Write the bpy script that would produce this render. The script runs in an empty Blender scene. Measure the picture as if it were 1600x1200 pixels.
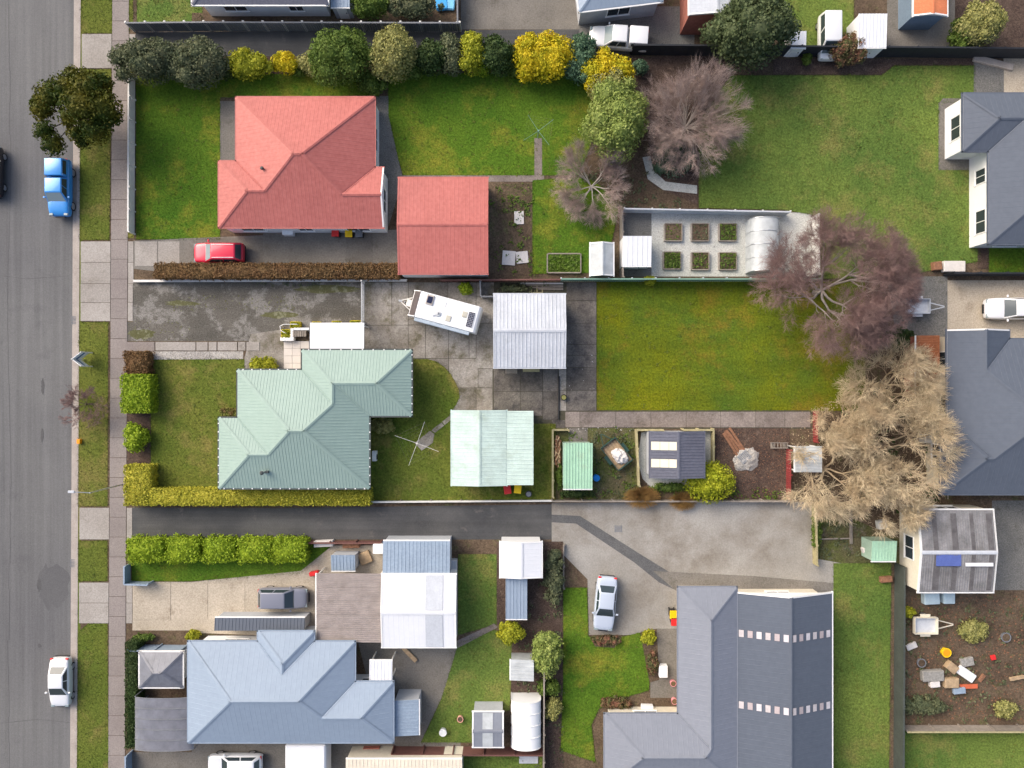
import bpy, bmesh, math, random
import numpy as np
from mathutils import Vector, Matrix

# ------------------------------------------------------------------ camera, sky, sun, exposure
S = 18.5            # photo pixels per metre on the ground
HC = 60.0           # camera height
scn = bpy.context.scene
COL = scn.collection
cam_d = bpy.data.cameras.new('camera')
cam = bpy.data.objects.new('camera', cam_d)
COL.objects.link(cam)
cam.location = (0, 0, HC)
cam.rotation_euler = (0, 0, 0)
cam_d.sensor_width = 36.0
cam_d.lens = 18.0 * HC / (800.0 / S)
cam_d.clip_start = 0.5
cam_d.clip_end = 4000
scn.camera = cam

SUN_EL, SUN_AZ = math.radians(38), math.radians(-52)     # azimuth from +Y clockwise
world = bpy.data.worlds.new('World')
scn.world = world
world.use_nodes = True
wn = world.node_tree
bg = wn.nodes['Background']
sky = wn.nodes.new('ShaderNodeTexSky')
sky.sky_type = 'NISHITA'
sky.sun_disc = False
sky.sun_elevation = SUN_EL
sky.sun_rotation = SUN_AZ % (2 * math.pi)
sky.air_density = 1.0
sky.dust_density = 6.0
wn.links.new(sky.outputs[0], bg.inputs[0])
bg.inputs[1].default_value = 0.15
sun_d = bpy.data.lights.new('sun', 'SUN')
sun_d.energy = 1.3
sun_d.angle = math.radians(48)
sun_d.color = (1.0, 0.95, 0.88)
sun = bpy.data.objects.new('sun', sun_d)
COL.objects.link(sun)
sv = Vector((math.sin(SUN_AZ) * math.cos(SUN_EL), math.cos(SUN_AZ) * math.cos(SUN_EL), math.sin(SUN_EL)))
sun.rotation_euler = sv.to_track_quat('Z', 'Y').to_euler()
sun.location = sv * 80
scn.view_settings.view_transform = 'Standard'
scn.view_settings.look = 'None'
scn.view_settings.gamma = 1
scn.view_settings.use_curve_mapping = False
scn.view_settings.exposure = 0.58

# ------------------------------------------------------------------ helpers
GZ = 0.10           # level of the sections behind the kerb
R = random.Random(7)
NR = np.random.default_rng(11)
def P(px, py, z=0.0):
    k = (HC - z) / HC / S
    return ((px - 800) * k, (600 - py) * k, z)
def L(v): return v / S                       # ground pixels to metres
def tag(o, label=None, cat=None, group=None, kind=None):
    if label: o['label'] = label
    if cat: o['category'] = cat
    if group: o['group'] = group
    if kind: o['kind'] = kind
    return o
def empty(name, loc, rz=0.0):
    o = bpy.data.objects.new(name, None)
    COL.objects.link(o)
    o.empty_display_size = 0.2
    o.location = loc
    o.rotation_euler = (0, 0, rz)
    return o
def obj(name, me, mat=None, parent=None, loc=None, rz=None, scale=None):
    o = bpy.data.objects.new(name, me)
    COL.objects.link(o)
    if mat is not None and not me.materials: me.materials.append(mat)
    if parent: o.parent = parent
    if loc is not None: o.location = loc
    if rz is not None: o.rotation_euler = (0, 0, rz)
    if scale is not None: o.scale = scale
    return o
def mesh(name, V, F, mat=None, smooth=False):
    me = bpy.data.meshes.new(name)
    me.from_pydata([tuple(v) for v in V], [], F)
    if mat is not None: me.materials.append(mat)
    if smooth: me.shade_smooth()
    me.update()
    return me
def mesh_np(name, V, F, mat=None, smooth=False):
    me = bpy.data.meshes.new(name)
    V = np.ascontiguousarray(V, dtype=np.float32); F = np.ascontiguousarray(F, dtype=np.int32)
    n, k = F.shape
    me.vertices.add(len(V)); me.vertices.foreach_set('co', V.ravel())
    me.loops.add(n * k); me.loops.foreach_set('vertex_index', F.ravel())
    me.polygons.add(n)
    me.polygons.foreach_set('loop_start', np.arange(0, n * k, k, dtype=np.int32))
    me.polygons.foreach_set('loop_total', np.full(n, k, dtype=np.int32))
    if smooth: me.polygons.foreach_set('use_smooth', np.ones(n, dtype=bool))
    me.update(calc_edges=True)
    if mat is not None: me.materials.append(mat)
    return me
class MB:
    """collects boxes, prisms and tubes of ONE piece"""
    def __init__(s): s.V = []; s.F = []
    def add(s, V, F):
        b = len(s.V); s.V += [tuple(v) for v in V]; s.F += [tuple(b + i for i in f) for f in F]; return s
    def box(s, x0, y0, z0, x1, y1, z1):
        return s.add([(x0,y0,z0),(x1,y0,z0),(x1,y1,z0),(x0,y1,z0),(x0,y0,z1),(x1,y0,z1),(x1,y1,z1),(x0,y1,z1)],
                     [(3,2,1,0),(4,5,6,7),(0,1,5,4),(1,2,6,5),(2,3,7,6),(3,0,4,7)])
    def cbox(s, cx, cy, z0, w, d, h): return s.box(cx-w/2, cy-d/2, z0, cx+w/2, cy+d/2, z0+h)
    def prism(s, pts, z0, z1):
        n = len(pts)
        if sum(pts[i][0]*pts[(i+1)%n][1]-pts[(i+1)%n][0]*pts[i][1] for i in range(n)) < 0: pts = pts[::-1]
        V = [(x,y,z0) for x,y in pts] + [(x,y,z1) for x,y in pts]
        F = [tuple(range(n-1,-1,-1)), tuple(range(n,2*n))] + [(i,(i+1)%n,n+(i+1)%n,n+i) for i in range(n)]
        return s.add(V, F)
    def tube(s, p, q, r0, r1=None, n=6):
        r1 = r0 if r1 is None else r1
        p = Vector(p); q = Vector(q); d = (q-p)
        if d.length < 1e-6: return s
        d.normalize()
        a = d.orthogonal().normalized(); b = d.cross(a)
        V = [p + (a*math.cos(t)+b*math.sin(t))*r0 for t in [2*math.pi*i/n for i in range(n)]]
        V += [q + (a*math.cos(t)+b*math.sin(t))*r1 for t in [2*math.pi*i/n for i in range(n)]]
        F = [(i,(i+1)%n,n+(i+1)%n,n+i) for i in range(n)] + [tuple(range(n-1,-1,-1)), tuple(range(n,2*n))]
        return s.add(V, F)
    def bar(s, p, q, w, h):
        """box beam from p to q, w wide in plan, h tall, p and q at its underside"""
        p = Vector(p); q = Vector(q); d = (q-p); dh = Vector((d.x,d.y,0))
        u = Vector((-dh.y,dh.x,0)).normalized()*w/2 if dh.length>1e-6 else Vector((w/2,0,0))
        up = Vector((0,0,h))
        V = [p-u,p+u,q+u,q-u,p-u+up,p+u+up,q+u+up,q-u+up]
        return s.add(V,[(0,1,2,3),(7,6,5,4),(4,5,1,0),(5,6,2,1),(6,7,3,2),(7,4,0,3)])
    def build(s, name, mat, parent=None, loc=None, rz=None, bevel=0, smooth=False, seg=1):
        me = mesh(name, s.V, s.F, mat)
        if bevel:
            bm = bmesh.new(); bm.from_mesh(me)
            bmesh.ops.bevel(bm, geom=bm.edges[:], offset=bevel, segments=seg, affect='EDGES', profile=0.5)
            bm.to_mesh(me); bm.free()
        if smooth: me.shade_smooth()
        return obj(name, me, None, parent, loc, rz)
_unit = {}
def unit_box(mat):
    if mat.name not in _unit:
        b = MB().box(-.5,-.5,0,.5,.5,1); _unit[mat.name] = mesh('unit_'+mat.name, b.V, b.F, mat)
    return _unit[mat.name]
def ubox(name, mat, parent, cx, cy, z0, w, d, h, rz=0.0):
    return obj(name, unit_box(mat), None, parent, (cx,cy,z0), rz, (w,d,h))

# ------------------------------------------------------------------ materials
def _nodes(name, rough=.8, metal=0.0, spec=.3):
    m = bpy.data.materials.new(name); m.use_nodes = True
    nt = m.node_tree; b = nt.nodes['Principled BSDF']
    b.inputs['Roughness'].default_value = rough; b.inputs['Metallic'].default_value = metal
    b.inputs['Specular IOR Level'].default_value = spec
    return m, nt, b
def _c(c): return (c[0], c[1], c[2], 1)
def nd(nt, t, **kw):
    n = nt.nodes.new('ShaderNode'+t)
    for k, v in kw.items():
        if k.startswith('i_'): n.inputs[k[2:]].default_value = v
        else: setattr(n, k, v)
    return n
def mixc(nt, fac, a, b, mode='MIX'):
    n = nt.nodes.new('ShaderNodeMix'); n.data_type = 'RGBA'; n.blend_type = mode
    for v, i in ((fac,0),(a,6),(b,7)):
        if hasattr(v,'is_linked') or isinstance(v, bpy.types.NodeSocket): nt.links.new(v, n.inputs[i])
        else: n.inputs[i].default_value = _c(v) if i else v
    return n.outputs[2]
def noise(nt, pos, scale, detail=4, rough=.6, stretch=None, off=0):
    if stretch or off:
        mp = nd(nt,'Mapping'); nt.links.new(pos, mp.inputs[0])
        if stretch: mp.inputs['Scale'].default_value = stretch
        mp.inputs['Location'].default_value = (off, off*.7, off*.3)
        pos = mp.outputs[0]
    n = nd(nt,'TexNoise'); n.inputs['Scale'].default_value = scale
    n.inputs['Detail'].default_value = detail; n.inputs['Roughness'].default_value = rough
    nt.links.new(pos, n.inputs['Vector']); return n.outputs['Fac']
def ramp(nt, fac, lo, hi):
    n = nd(nt,'MapRange'); n.inputs['From Min'].default_value = lo; n.inputs['From Max'].default_value = hi
    nt.links.new(fac, n.inputs['Value']); return n.outputs[0]
def bump(nt, b, h, strength=.3, dist=.05):
    n = nd(nt,'Bump'); n.inputs['Strength'].default_value = strength; n.inputs['Distance'].default_value = dist
    nt.links.new(h, n.inputs['Height']); nt.links.new(n.outputs[0], b.inputs['Normal'])
def plain(name, col, rough=.6, metal=0.0, var=.12, scale=2.0, spec=.3, dirt=None, obrand=0.0):
    """solid paint / wood / metal with slight blotches, wear and per-object variation"""
    m, nt, b = _nodes(name, rough, metal, spec)
    pos = nd(nt,'NewGeometry').outputs['Position']
    n1 = noise(nt, pos, scale, 5, .65); n2 = noise(nt, pos, scale*9, 3, .6, off=3)
    c = mixc(nt, ramp(nt,n1,.3,.7), tuple(v*(1-var) for v in col), tuple(min(1,v*(1+var)) for v in col))
    c = mixc(nt, .12 if var > .05 else .05, c, mixc(nt, ramp(nt,n2,.35,.65), (0.02,0.02,0.02), (1,1,1)), 'SOFT_LIGHT')
    if dirt:
        c = mixc(nt, ramp(nt, noise(nt,pos,scale*.6,6,.7,off=9), .55,.75), c, dirt)
    if obrand:
        oi = nd(nt,'ObjectInfo'); v = nd(nt,'MapRange'); nt.links.new(oi.outputs['Random'], v.inputs[0])
        v.inputs['To Min'].default_value = 1-obrand; v.inputs['To Max'].default_value = 1+obrand
        hs = nd(nt,'HueSaturation'); nt.links.new(c, hs.inputs['Color']); nt.links.new(v.outputs[0], hs.inputs['Value']); c = hs.outputs[0]
    nt.links.new(c, b.inputs['Base Color']); return m
def ground(name, c1, c2, c3, s1=.25, s2=1.6, s3=9.0, t3=(.55,.7), rough=.95, bs=.5, streak=None, obrand=0.0, grit=.35):
    """c1/c2 blend in broad drifts, c3 in patches, grit as fine speckle"""
    m, nt, b = _nodes(name, rough, 0, .15)
    pos = nd(nt,'NewGeometry').outputs['Position']
    a = noise(nt,pos,s1,6,.62); f = noise(nt,pos,s2,6,.7,off=4); g = noise(nt,pos,s3,4,.7,off=8); g2 = noise(nt,pos,s3*4,2,.6,off=2)
    c = mixc(nt, ramp(nt,a,.36,.64), c1, c2)
    c = mixc(nt, ramp(nt,f,t3[0],t3[1]), c, c3)
    if streak:
        st = noise(nt,pos,1.0,4,.6,stretch=streak,off=5)
        c = mixc(nt, .22, c, mixc(nt, ramp(nt,st,.35,.65), (.25,.25,.25), (.75,.75,.75)), 'OVERLAY')
    c = mixc(nt, grit, c, mixc(nt, ramp(nt,g,.3,.7), (.1,.1,.1), (.9,.9,.9)), 'OVERLAY')
    c = mixc(nt, grit*.8, c, mixc(nt, ramp(nt,g2,.3,.7), (.15,.15,.15), (.85,.85,.85)), 'OVERLAY')
    if obrand:
        oi = nd(nt,'ObjectInfo'); v = nd(nt,'MapRange'); nt.links.new(oi.outputs['Random'], v.inputs[0])
        v.inputs['To Min'].default_value = 1-obrand; v.inputs['To Max'].default_value = 1+obrand
        hs = nd(nt,'HueSaturation'); nt.links.new(c, hs.inputs['Color']); nt.links.new(v.outputs[0], hs.inputs['Value']); c = hs.outputs[0]
    nt.links.new(c, b.inputs['Base Color']); bump(nt, b, g, bs, .03); return m
def leafy(name, c1, c2, c3=None, patch=.8):
    m, nt, b = _nodes(name, .65, 0, .2)
    geo = nd(nt,'NewGeometry')
    c = mixc(nt, geo.outputs['Random Per Island'], c1, c2)
    n = noise(nt, geo.outputs['Position'], patch, 3, .6)
    c = mixc(nt, ramp(nt,n,.42,.62), c, c3 or tuple(.5*(a+d) for a,d in zip(c1,c2)))
    nt.links.new(c, b.inputs['Base Color'])
    tr = nd(nt,'BsdfTranslucent'); nt.links.new(c, tr.inputs[0])
    mx = nd(nt,'MixShader'); mx.inputs[0].default_value = .22
    nt.links.new(b.outputs[0], mx.inputs[1]); nt.links.new(tr.outputs[0], mx.inputs[2])
    nt.links.new(mx.outputs[0], nt.nodes['Material Output'].inputs[0]); return m
def glassy(name, col, rough=.08): 
    m, nt, b = _nodes(name, rough, 0, .6); b.inputs['Base Color'].default_value = _c(col); return m
def clearsheet(name, col, alpha):
    """translucent plastic roofing"""
    m, nt, b = _nodes(name, .35, 0, .4)
    pos = nd(nt,'NewGeometry').outputs['Position']
    c = mixc(nt, ramp(nt,noise(nt,pos,1.2,5,.7),.35,.7), col, tuple(v*.7 for v in col))
    nt.links.new(c, b.inputs['Base Color'])
    t = nd(nt,'BsdfTransparent'); mx = nd(nt,'MixShader'); mx.inputs[0].default_value = 1-alpha
    nt.links.new(b.outputs[0], mx.inputs[1]); nt.links.new(t.outputs[0], mx.inputs[2])
    nt.links.new(mx.outputs[0], nt.nodes['Material Output'].inputs[0]); return m
def paint(name, col):
    m, nt, b = _nodes(name, .28, .1, .5); b.inputs['Base Color'].default_value = _c(col)
    b.inputs['Coat Weight'].default_value = .6; b.inputs['Coat Roughness'].default_value = .08; return m

M = {}
M['green_roof'] = plain('green_roof_paint', (.285,.385,.345), .5, 0, .035, .3)
M['garage_green'] = plain('faded_green_roof', (.50,.62,.57), .5, 0, .12, .9, dirt=(.40,.49,.42))
M['shed_green'] = plain('shed_green_roof', (.34,.55,.40), .5, 0, .1, .8, dirt=(.32,.42,.30))
M['red_roof'] = plain('red_roof_paint', (.445,.138,.12), .5, 0, .06, .35)
M['blue_roof'] = plain('pale_blue_roof', (.26,.325,.415), .5, 0, .03, .3)
M['slate_roof'] = plain('slate_grey_roof', (.098,.115,.148), .5, 0, .03, .3)
M['grey_roof'] = plain('mid_grey_roof', (.21,.228,.27), .5, 0, .03, .3)
M['dark_roof'] = plain('charcoal_roof', (.12,.125,.16), .45, 0, .08, .6)
M['zinc'] = plain('zinc_roof', (.50,.53,.58), .38, .0, .09, .7, dirt=(.42,.45,.48))
M['white_roof'] = plain('white_roof_paint', (.68,.70,.74), .4, 0, .03, .5)
M['old_roof'] = plain('weathered_fibre_roof', (.20,.20,.21), .9, 0, .3, .9, dirt=(.12,.115,.115))
M['steel_blue'] = plain('steel_blue_roof', (.26,.33,.42), .42, 0, .08, .6)
M['orange_roof'] = plain('orange_roof', (.62,.20,.09), .7, 0, .15, 1.0)
M['rust'] = plain('rusty_sheet', (.30,.11,.05), .85, 0, .3, 1.0, dirt=(.42,.22,.12))
M['cream_roof'] = plain('cream_roof', (.66,.60,.50), .6, 0, .08, .8)
M['skylight'] = plain('cream_skylight_sheet', (.74,.70,.55), .4, 0, .05, 1.5)
M['clear_grey'] = clearsheet('grey_plastic_sheet', (.22,.23,.27), .85)
M['clear_brown'] = clearsheet('smoked_plastic_sheet', (.40,.35,.33), .82)
M['clear_white'] = clearsheet('milky_plastic_sheet', (.62,.66,.68), .8)
M['white_wall'] = plain('white_weatherboard', (.78,.79,.80), .6, 0, .04, .8)
M['cream_wall'] = plain('cream_wall', (.66,.61,.50), .7, 0, .06, .8)
M['grey_wall'] = plain('grey_wall', (.42,.44,.47), .7, 0, .08, .8)
M['brick'] = plain('red_brick_wall', (.32,.12,.09), .9, 0, .2, 3)
M['blue_wall'] = plain('blue_grey_wall', (.16,.22,.29), .6, 0, .08, .8)
M['green_wall'] = plain('sage_wall', (.34,.47,.38), .7, 0, .08, .8)
M['trim'] = plain('white_trim', (.78,.78,.77), .5, 0, .03)
M['gutter_dark'] = plain('dark_gutter', (.07,.08,.08), .4, 0, .1)
M['glass'] = glassy('window_glass', (.03,.04,.05))
M['car_glass'] = glassy('car_glass', (.035,.05,.06), .05)
M['pale_glass'] = glassy('pale_painted_sky_glass', (.25,.31,.33), .12)  # sky reflection painted into the windscreen colour; headlights use it as plain lens tone
M['tyre'] = plain('tyre_rubber', (.02,.02,.02), .85, 0, .1)
M['alloy'] = plain('wheel_alloy', (.5,.5,.52), .35, .7, .05)
M['black'] = plain('black_plastic', (.02,.02,.022), .5, 0, .1)
M['steel'] = plain('galvanised_steel', (.5,.52,.54), .4, .6, .1)
M['asphalt'] = ground('road_asphalt', (.125,.125,.13), (.155,.155,.155), (.105,.105,.11), .06, .35, 14, (.58,.8), .95, .25, streak=(2.2,.05,1), grit=.22)
M['lane'] = ground('lane_asphalt', (.062,.064,.068), (.10,.10,.10), (.15,.14,.13), .2, .7, 12, (.60,.75), .9, .3, streak=(.08,2.2,1), grit=.3)
M['old_drive'] = ground('patchy_old_asphalt', (.098,.092,.080), (.13,.12,.105), (.205,.195,.18), .35, .6, 10, (.50,.58), .95, .4, streak=(.12,.9,1), grit=.6)
M['moss'] = ground('moss_and_lichen', (.09,.09,.04), (.12,.12,.06), (.20,.20,.13), .5, 2, 12, (.5,.6))
M['concrete'] = ground('pale_concrete', (.30,.275,.25), (.36,.335,.31), (.22,.20,.175), .3, .9, 8, (.56,.75), .9, .25, obrand=.06, grit=.25)
M['slab'] = ground('stained_yard_slab', (.19,.17,.145), (.33,.31,.285), (.12,.11,.075), .45, .7, 8, (.50,.66), .9, .3, obrand=.2, grit=.38)
M['slab_dark'] = ground('dark_yard_slab', (.10,.09,.08), (.155,.14,.125), (.06,.055,.055), .5, .8, 8, (.48,.66), .9, .3, obrand=.22, grit=.4)
M['path'] = ground('brown_path_slab', (.19,.16,.145), (.25,.215,.195), (.12,.10,.085), .5, .8, 8, (.53,.72), .9, .3, obrand=.1, grit=.38)
M['footpath'] = ground('footpath_slab', (.235,.205,.195), (.265,.235,.22), (.19,.165,.155), .3, .9, 10, (.6,.8), .9, .25, obrand=.06, grit=.25)
M['joint'] = plain('dark_joint_dirt', (.075,.07,.05), 1, 0, .3, 3)
M['kerb'] = plain('kerb_concrete', (.36,.32,.29), .9, 0, .15, 1)
M['tan_concrete'] = ground('tan_concrete', (.40,.35,.28), (.48,.42,.34), (.27,.225,.17), .3, .7, 8, (.54,.74), .9, .25, obrand=.06, grit=.3)
M['grey_concrete'] = ground('cool_grey_concrete', (.24,.225,.20), (.38,.365,.34), (.19,.165,.135), .09, .16, 8, (.48,.70), .9, .2, grit=.2)
M['drive_brown'] = ground('brown_grey_drive', (.15,.14,.125), (.20,.185,.165), (.12,.11,.09), .3, .7, 8, (.55,.75), .9, .25, obrand=.1, grit=.3)
M['tile'] = plain('pale_terrace_tile', (.58,.54,.50), .7, 0, .05, 1, obrand=.05)
M['tar'] = ground('tar_patch', (.105,.107,.11), (.13,.13,.13), (.09,.09,.09), .4, 1, 10)
M['soil'] = ground('garden_soil', (.085,.06,.042), (.13,.095,.065), (.10,.10,.045), .4, 1.1, 7, (.55,.7), 1, .8, grit=.6)
M['bark'] = ground('bark_mulch', (.065,.045,.038), (.10,.07,.055), (.15,.11,.085), .5, 2, 9, (.55,.7), 1, .9, grit=.7)
M['weeds'] = ground('weedy_ground', (.10,.085,.05), (.085,.10,.03), (.15,.13,.10), .5, 1.2, 7, (.55,.7), 1, .8, grit=.6)
M['gravel'] = ground('grey_gravel', (.33,.31,.29), (.42,.40,.37), (.20,.18,.155), .5, 2, 11, (.55,.7), 1, .9, grit=.65)
M['gravel_dark'] = ground('dark_gravel', (.13,.13,.125), (.18,.175,.165), (.10,.10,.085), .4, 1.2, 10, (.55,.7), 1, .7, grit=.5)
M['pale_gravel'] = ground('pale_path_gravel', (.42,.43,.40), (.52,.52,.49), (.32,.33,.28), .4, 1.6, 10, (.58,.75), 1, .6, grit=.4)
def lawn_mat(name, a, b, c, streak=None): return ground(name, a, b, c, .13, .30, 6, (.50,.72), 1, .9, streak=streak, grit=.55)
M['lawn_bright'] = lawn_mat('bright_mown_lawn', (0.0732,0.124,0.0142), (0.142,0.159,0.00708), (0.195,0.136,0.0189), (.16,1.2,1))
M['lawn_olive'] = lawn_mat('olive_dry_lawn', (.080,.125,.018), (.145,.155,.030), (.23,.185,.06))
M['lawn_deep'] = lawn_mat('deep_green_lawn', (0.054,0.125,0.0114), (0.106,0.177,0.017), (0.22,0.213,0.0284))
M['lawn_mid'] = lawn_mat('mid_green_lawn', (0.0818,0.139,0.029), (0.139,0.191,0.0396), (0.205,0.191,0.0594))
M['verge'] = lawn_mat('verge_grass', (.090,.125,.020), (.13,.145,.028), (.20,.165,.055))
M['paling'] = plain('grey_timber', (.25,.22,.19), .9, 0, .2, 3, obrand=.15)
M['lichen_wood'] = plain('lichen_timber', (.36,.32,.18), .9, 0, .25, 4, obrand=.1)
M['red_wood'] = plain('red_painted_timber', (.27,.045,.045), .7, 0, .15, 3, obrand=.12)
M['black_fence'] = plain('black_stained_timber', (.022,.025,.032), .7, 0, .2, 2)
M['grey_fence'] = plain('grey_sheet_fence', (.17,.18,.20), .6, 0, .1, 1)
M['dark_fence'] = plain('dark_green_grey_fence', (.06,.07,.062), .7, 0, .15, 1)
M['green_fence'] = plain('green_sheet_fence', (.16,.28,.22), .55, 0, .15, 1)
M['brown_fence'] = plain('maroon_sheet_fence', (.15,.07,.06), .7, 0, .2, 1)
M['white_wood'] = plain('white_timber', (.66,.65,.62), .6, 0, .1, 2)
M['wood'] = plain('bare_timber', (.40,.29,.18), .85, 0, .25, 3, obrand=.15)
M['rot_wood'] = plain('rotten_timber', (.22,.11,.065), .95, 0, .35, 5, obrand=.15)
M['trunk'] = plain('bark_trunk', (.15,.115,.085), .95, 0, .25, 4)
M['grey_limb'] = plain('pale_grey_limb', (.52,.46,.41), .9, 0, .2, 4)
M['purple_twig'] = plain('purple_brown_twig', (.27,.18,.165), .9, 0, .2, 2)
M['pink_twig'] = plain('pinkish_twig', (.36,.27,.24), .9, 0, .2, 2)
M['tan_twig'] = plain('tan_willow_twig', (.68,.51,.29), .9, 0, .22, 1.2)
M['tan_limb'] = plain('tan_limb', (.40,.31,.20), .9, 0, .2, 2)
def twiggy(name, a, b, c):
    m, nt, bs = _nodes(name, .9, 0, .1); geo = nd(nt,'NewGeometry')
    col = mixc(nt, geo.outputs['Random Per Island'], a, b)
    col = mixc(nt, ramp(nt,noise(nt,geo.outputs['Position'],.9,3,.6),.45,.65), col, c)
    nt.links.new(col, bs.inputs['Base Color']); return m
M['tan_twig'] = twiggy('tan_shoots', (.34,.27,.18), (.86,.73,.50), (.62,.49,.33))
M['brown_limb'] = plain('grey_brown_limb', (.40,.345,.31), .9, 0, .25, 3)
M['purple_twig'] = twiggy('purple_shoots', (.17,.11,.10), (.36,.25,.235), (.27,.17,.16))
M['pink_twig'] = twiggy('pink_shoots', (.30,.22,.19), (.52,.43,.39), (.40,.30,.27))
M['red'] = plain('red_plastic', (.62,.03,.03), .4, 0, .05)
M['yellow'] = plain('yellow_plastic', (.80,.52,.01), .4, 0, .05)
M['mustard'] = plain('mustard_planter', (.52,.40,.01), .5, 0, .15, 4)
M['blue_plastic'] = plain('blue_plastic', (.01,.20,.62), .35, 0, .05)
M['pool_blue'] = plain('bright_blue_cover', (.05,.35,.75), .5, 0, .1)
M['orange'] = plain('orange_plastic', (.80,.30,.01), .5, 0, .05)
M['white'] = plain('white_gloss', (.80,.81,.82), .35, 0, .02)
M['offwhite'] = plain('white_sheeting', (.62,.59,.57), .8, 0, .1, 3)
M['dark_green_paint'] = plain('dark_green_steel', (.03,.07,.06), .5, 0, .2, 2)
M['solar'] = plain('solar_cell', (.02,.025,.06), .2, .1, .1)
M['solar_blue'] = plain('blue_solar_cell', (.10,.14,.38), .25, .1, .1)
M['stone'] = plain('field_stone', (.32,.31,.29), .95, 0, .3, 5, obrand=.2)
# ------------------------------------------------------------------ ground patches
_laid = []
def patch(name, pts, mat, z=None, parent=None, grass=0, gh=.06):
    """a sheet on the ground, 4 mm above every sheet it overlaps"""
    W = [P(x,y,GZ)[:2] for x,y in pts]
    bb = (min(w[0] for w in W),min(w[1] for w in W),max(w[0] for w in W),max(w[1] for w in W))
    if z is None:
        z = GZ
        for b2,z2 in _laid:
            if bb[0]<b2[2] and bb[2]>b2[0] and bb[1]<b2[3] and bb[3]>b2[1]: z = max(z,z2)
        z += .004
        _laid.append((bb,z))
    if sum(W[i][0]*W[(i+1)%len(W)][1]-W[(i+1)%len(W)][0]*W[i][1] for i in range(len(W))) < 0: W = W[::-1]
    o = obj(name, mesh(name,[(x,y,z) for x,y in W],[tuple(range(len(W)))],mat), None, parent)
    if not parent: o['kind'] = 'structure'
    if grass: grass_on(o, W, z, mat, grass, gh)
    return o
def lawn_weed():
    if 'lawn_weed' not in M: M['lawn_weed'] = leafy('lawn_weed_leaf',(.06,.12,.015),(.20,.21,.05),(.15,.16,.03),.35)
    return M['lawn_weed']
def in_poly(X, Y, poly):
    c = np.zeros(len(X), bool); n = len(poly)
    for i in range(n):
        x0,y0 = poly[i]; x1,y1 = poly[(i+1)%n]
        if y0 == y1: continue
        t = ((y0 > Y) != (y1 > Y)) & (X < (x1-x0)*(Y-y0)/(y1-y0)+x0)
        c ^= t
    return c
def sample_poly(poly, dens):
    xs = [p[0] for p in poly]; ys = [p[1] for p in poly]
    A = (max(xs)-min(xs))*(max(ys)-min(ys)); n = int(A*dens)
    X = NR.uniform(min(xs),max(xs),n); Y = NR.uniform(min(ys),max(ys),n)
    k = in_poly(X,Y,poly); return X[k],Y[k]
def grass_on(o, poly, z, mat, dens, gh):
    X,Y = sample_poly(poly, dens)
    if len(X) == 0: return
    for (x0,y0),(x1,y1) in zip(poly,poly[1:]+poly[:1]):        # ragged edge
        k = int(math.hypot(x1-x0,y1-y0)*45); u = NR.uniform(0,1,k)
        X = np.concatenate([X,x0+(x1-x0)*u+NR.normal(0,.06,k)]); Y = np.concatenate([Y,y0+(y1-y0)*u+NR.normal(0,.06,k)])
    n = len(X)
    a = NR.uniform(0,6.283,n); w = NR.uniform(.012,.03,n); h = NR.uniform(.5,1.3,n)*gh; l = NR.uniform(.3,1.3,n)*gh
    b = NR.uniform(0,6.283,n)
    V = np.empty((n,3,3)); dx,dy = np.cos(a)*w, np.sin(a)*w
    V[:,0] = np.stack([X-dx,Y-dy,np.full(n,z-.003)],1); V[:,1] = np.stack([X+dx,Y+dy,np.full(n,z-.003)],1)
    V[:,2] = np.stack([X+np.cos(b)*l,Y+np.sin(b)*l,z+h],1)
    g = obj('grass', mesh_np('grass', V.reshape(-1,3), np.arange(3*n).reshape(n,3), mat), None, o)
    g['kind'] = 'stuff'
    X,Y = sample_poly(poly,.9); n = len(X)                        # clover, daisies and rank tufts
    if n:
        c = np.repeat(np.stack([X,Y,np.full(n,z+.035)],1),7,0); c[:,:2] += NR.normal(0,.09,(7*n,2))
        V,F = quads_leaf(c,np.tile([0,0,1.],(7*n,1)),.075,1.3,.5)
        w = obj('weeds', mesh_np('weeds',V,F,lawn_weed()), None, o); w['kind'] = 'stuff'
def scatter(name, label, cat, pts, dens, size, mat, z=None, h=.5, world=False, parent=None):
    """loose stones, chips, clods or leaves nobody could count"""
    poly = pts if world else [P(x,y,GZ)[:2] for x,y in pts]
    X,Y = sample_poly(poly, dens); n = len(X)
    z = GZ+.01 if z is None else z
    s = size*NR.uniform(.4,1.3,n); a = NR.uniform(0,6.283,n); el = NR.uniform(.4,1,n)
    V = np.empty((n,5,3)); 
    for k in range(4):
        t = a + k*1.5708
        r = s*(el if k%2 else 1)
        V[:,k] = np.stack([X+np.cos(t)*r*.5, Y+np.sin(t)*r*.5, np.full(n,z-.006)],1)
    V[:,4] = np.stack([X+NR.uniform(-.15,.15,n)*s, Y+NR.uniform(-.15,.15,n)*s, z+s*h],1)
    b = (np.arange(n)*5)[:,None]
    F = np.concatenate([b+np.array([[0,1,4]]),b+np.array([[1,2,4]]),b+np.array([[2,3,4]]),b+np.array([[3,0,4]])],0)
    o = obj(name, mesh_np(name, V.reshape(-1,3), F, mat), None, parent)
    tag(o, None if parent else label, None if parent else cat, kind='stuff'); return o
def slabs(parent, name, rects, mat, z=None, gap=.035, th=.05):
    for r in rects:
        x0,y0,_ = P(r[0],r[3],GZ); x1,y1,_ = P(r[2],r[1],GZ)
        zt = (GZ+.045 if z is None else z) + R.uniform(-.004,.006)
        m = r[4] if len(r) > 4 else mat
        ubox(name, m, parent, (x0+x1)/2,(y0+y1)/2, zt-th, max(.05,x1-x0-gap), max(.05,y1-y0-gap), th, R.uniform(-.003,.003))

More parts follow.
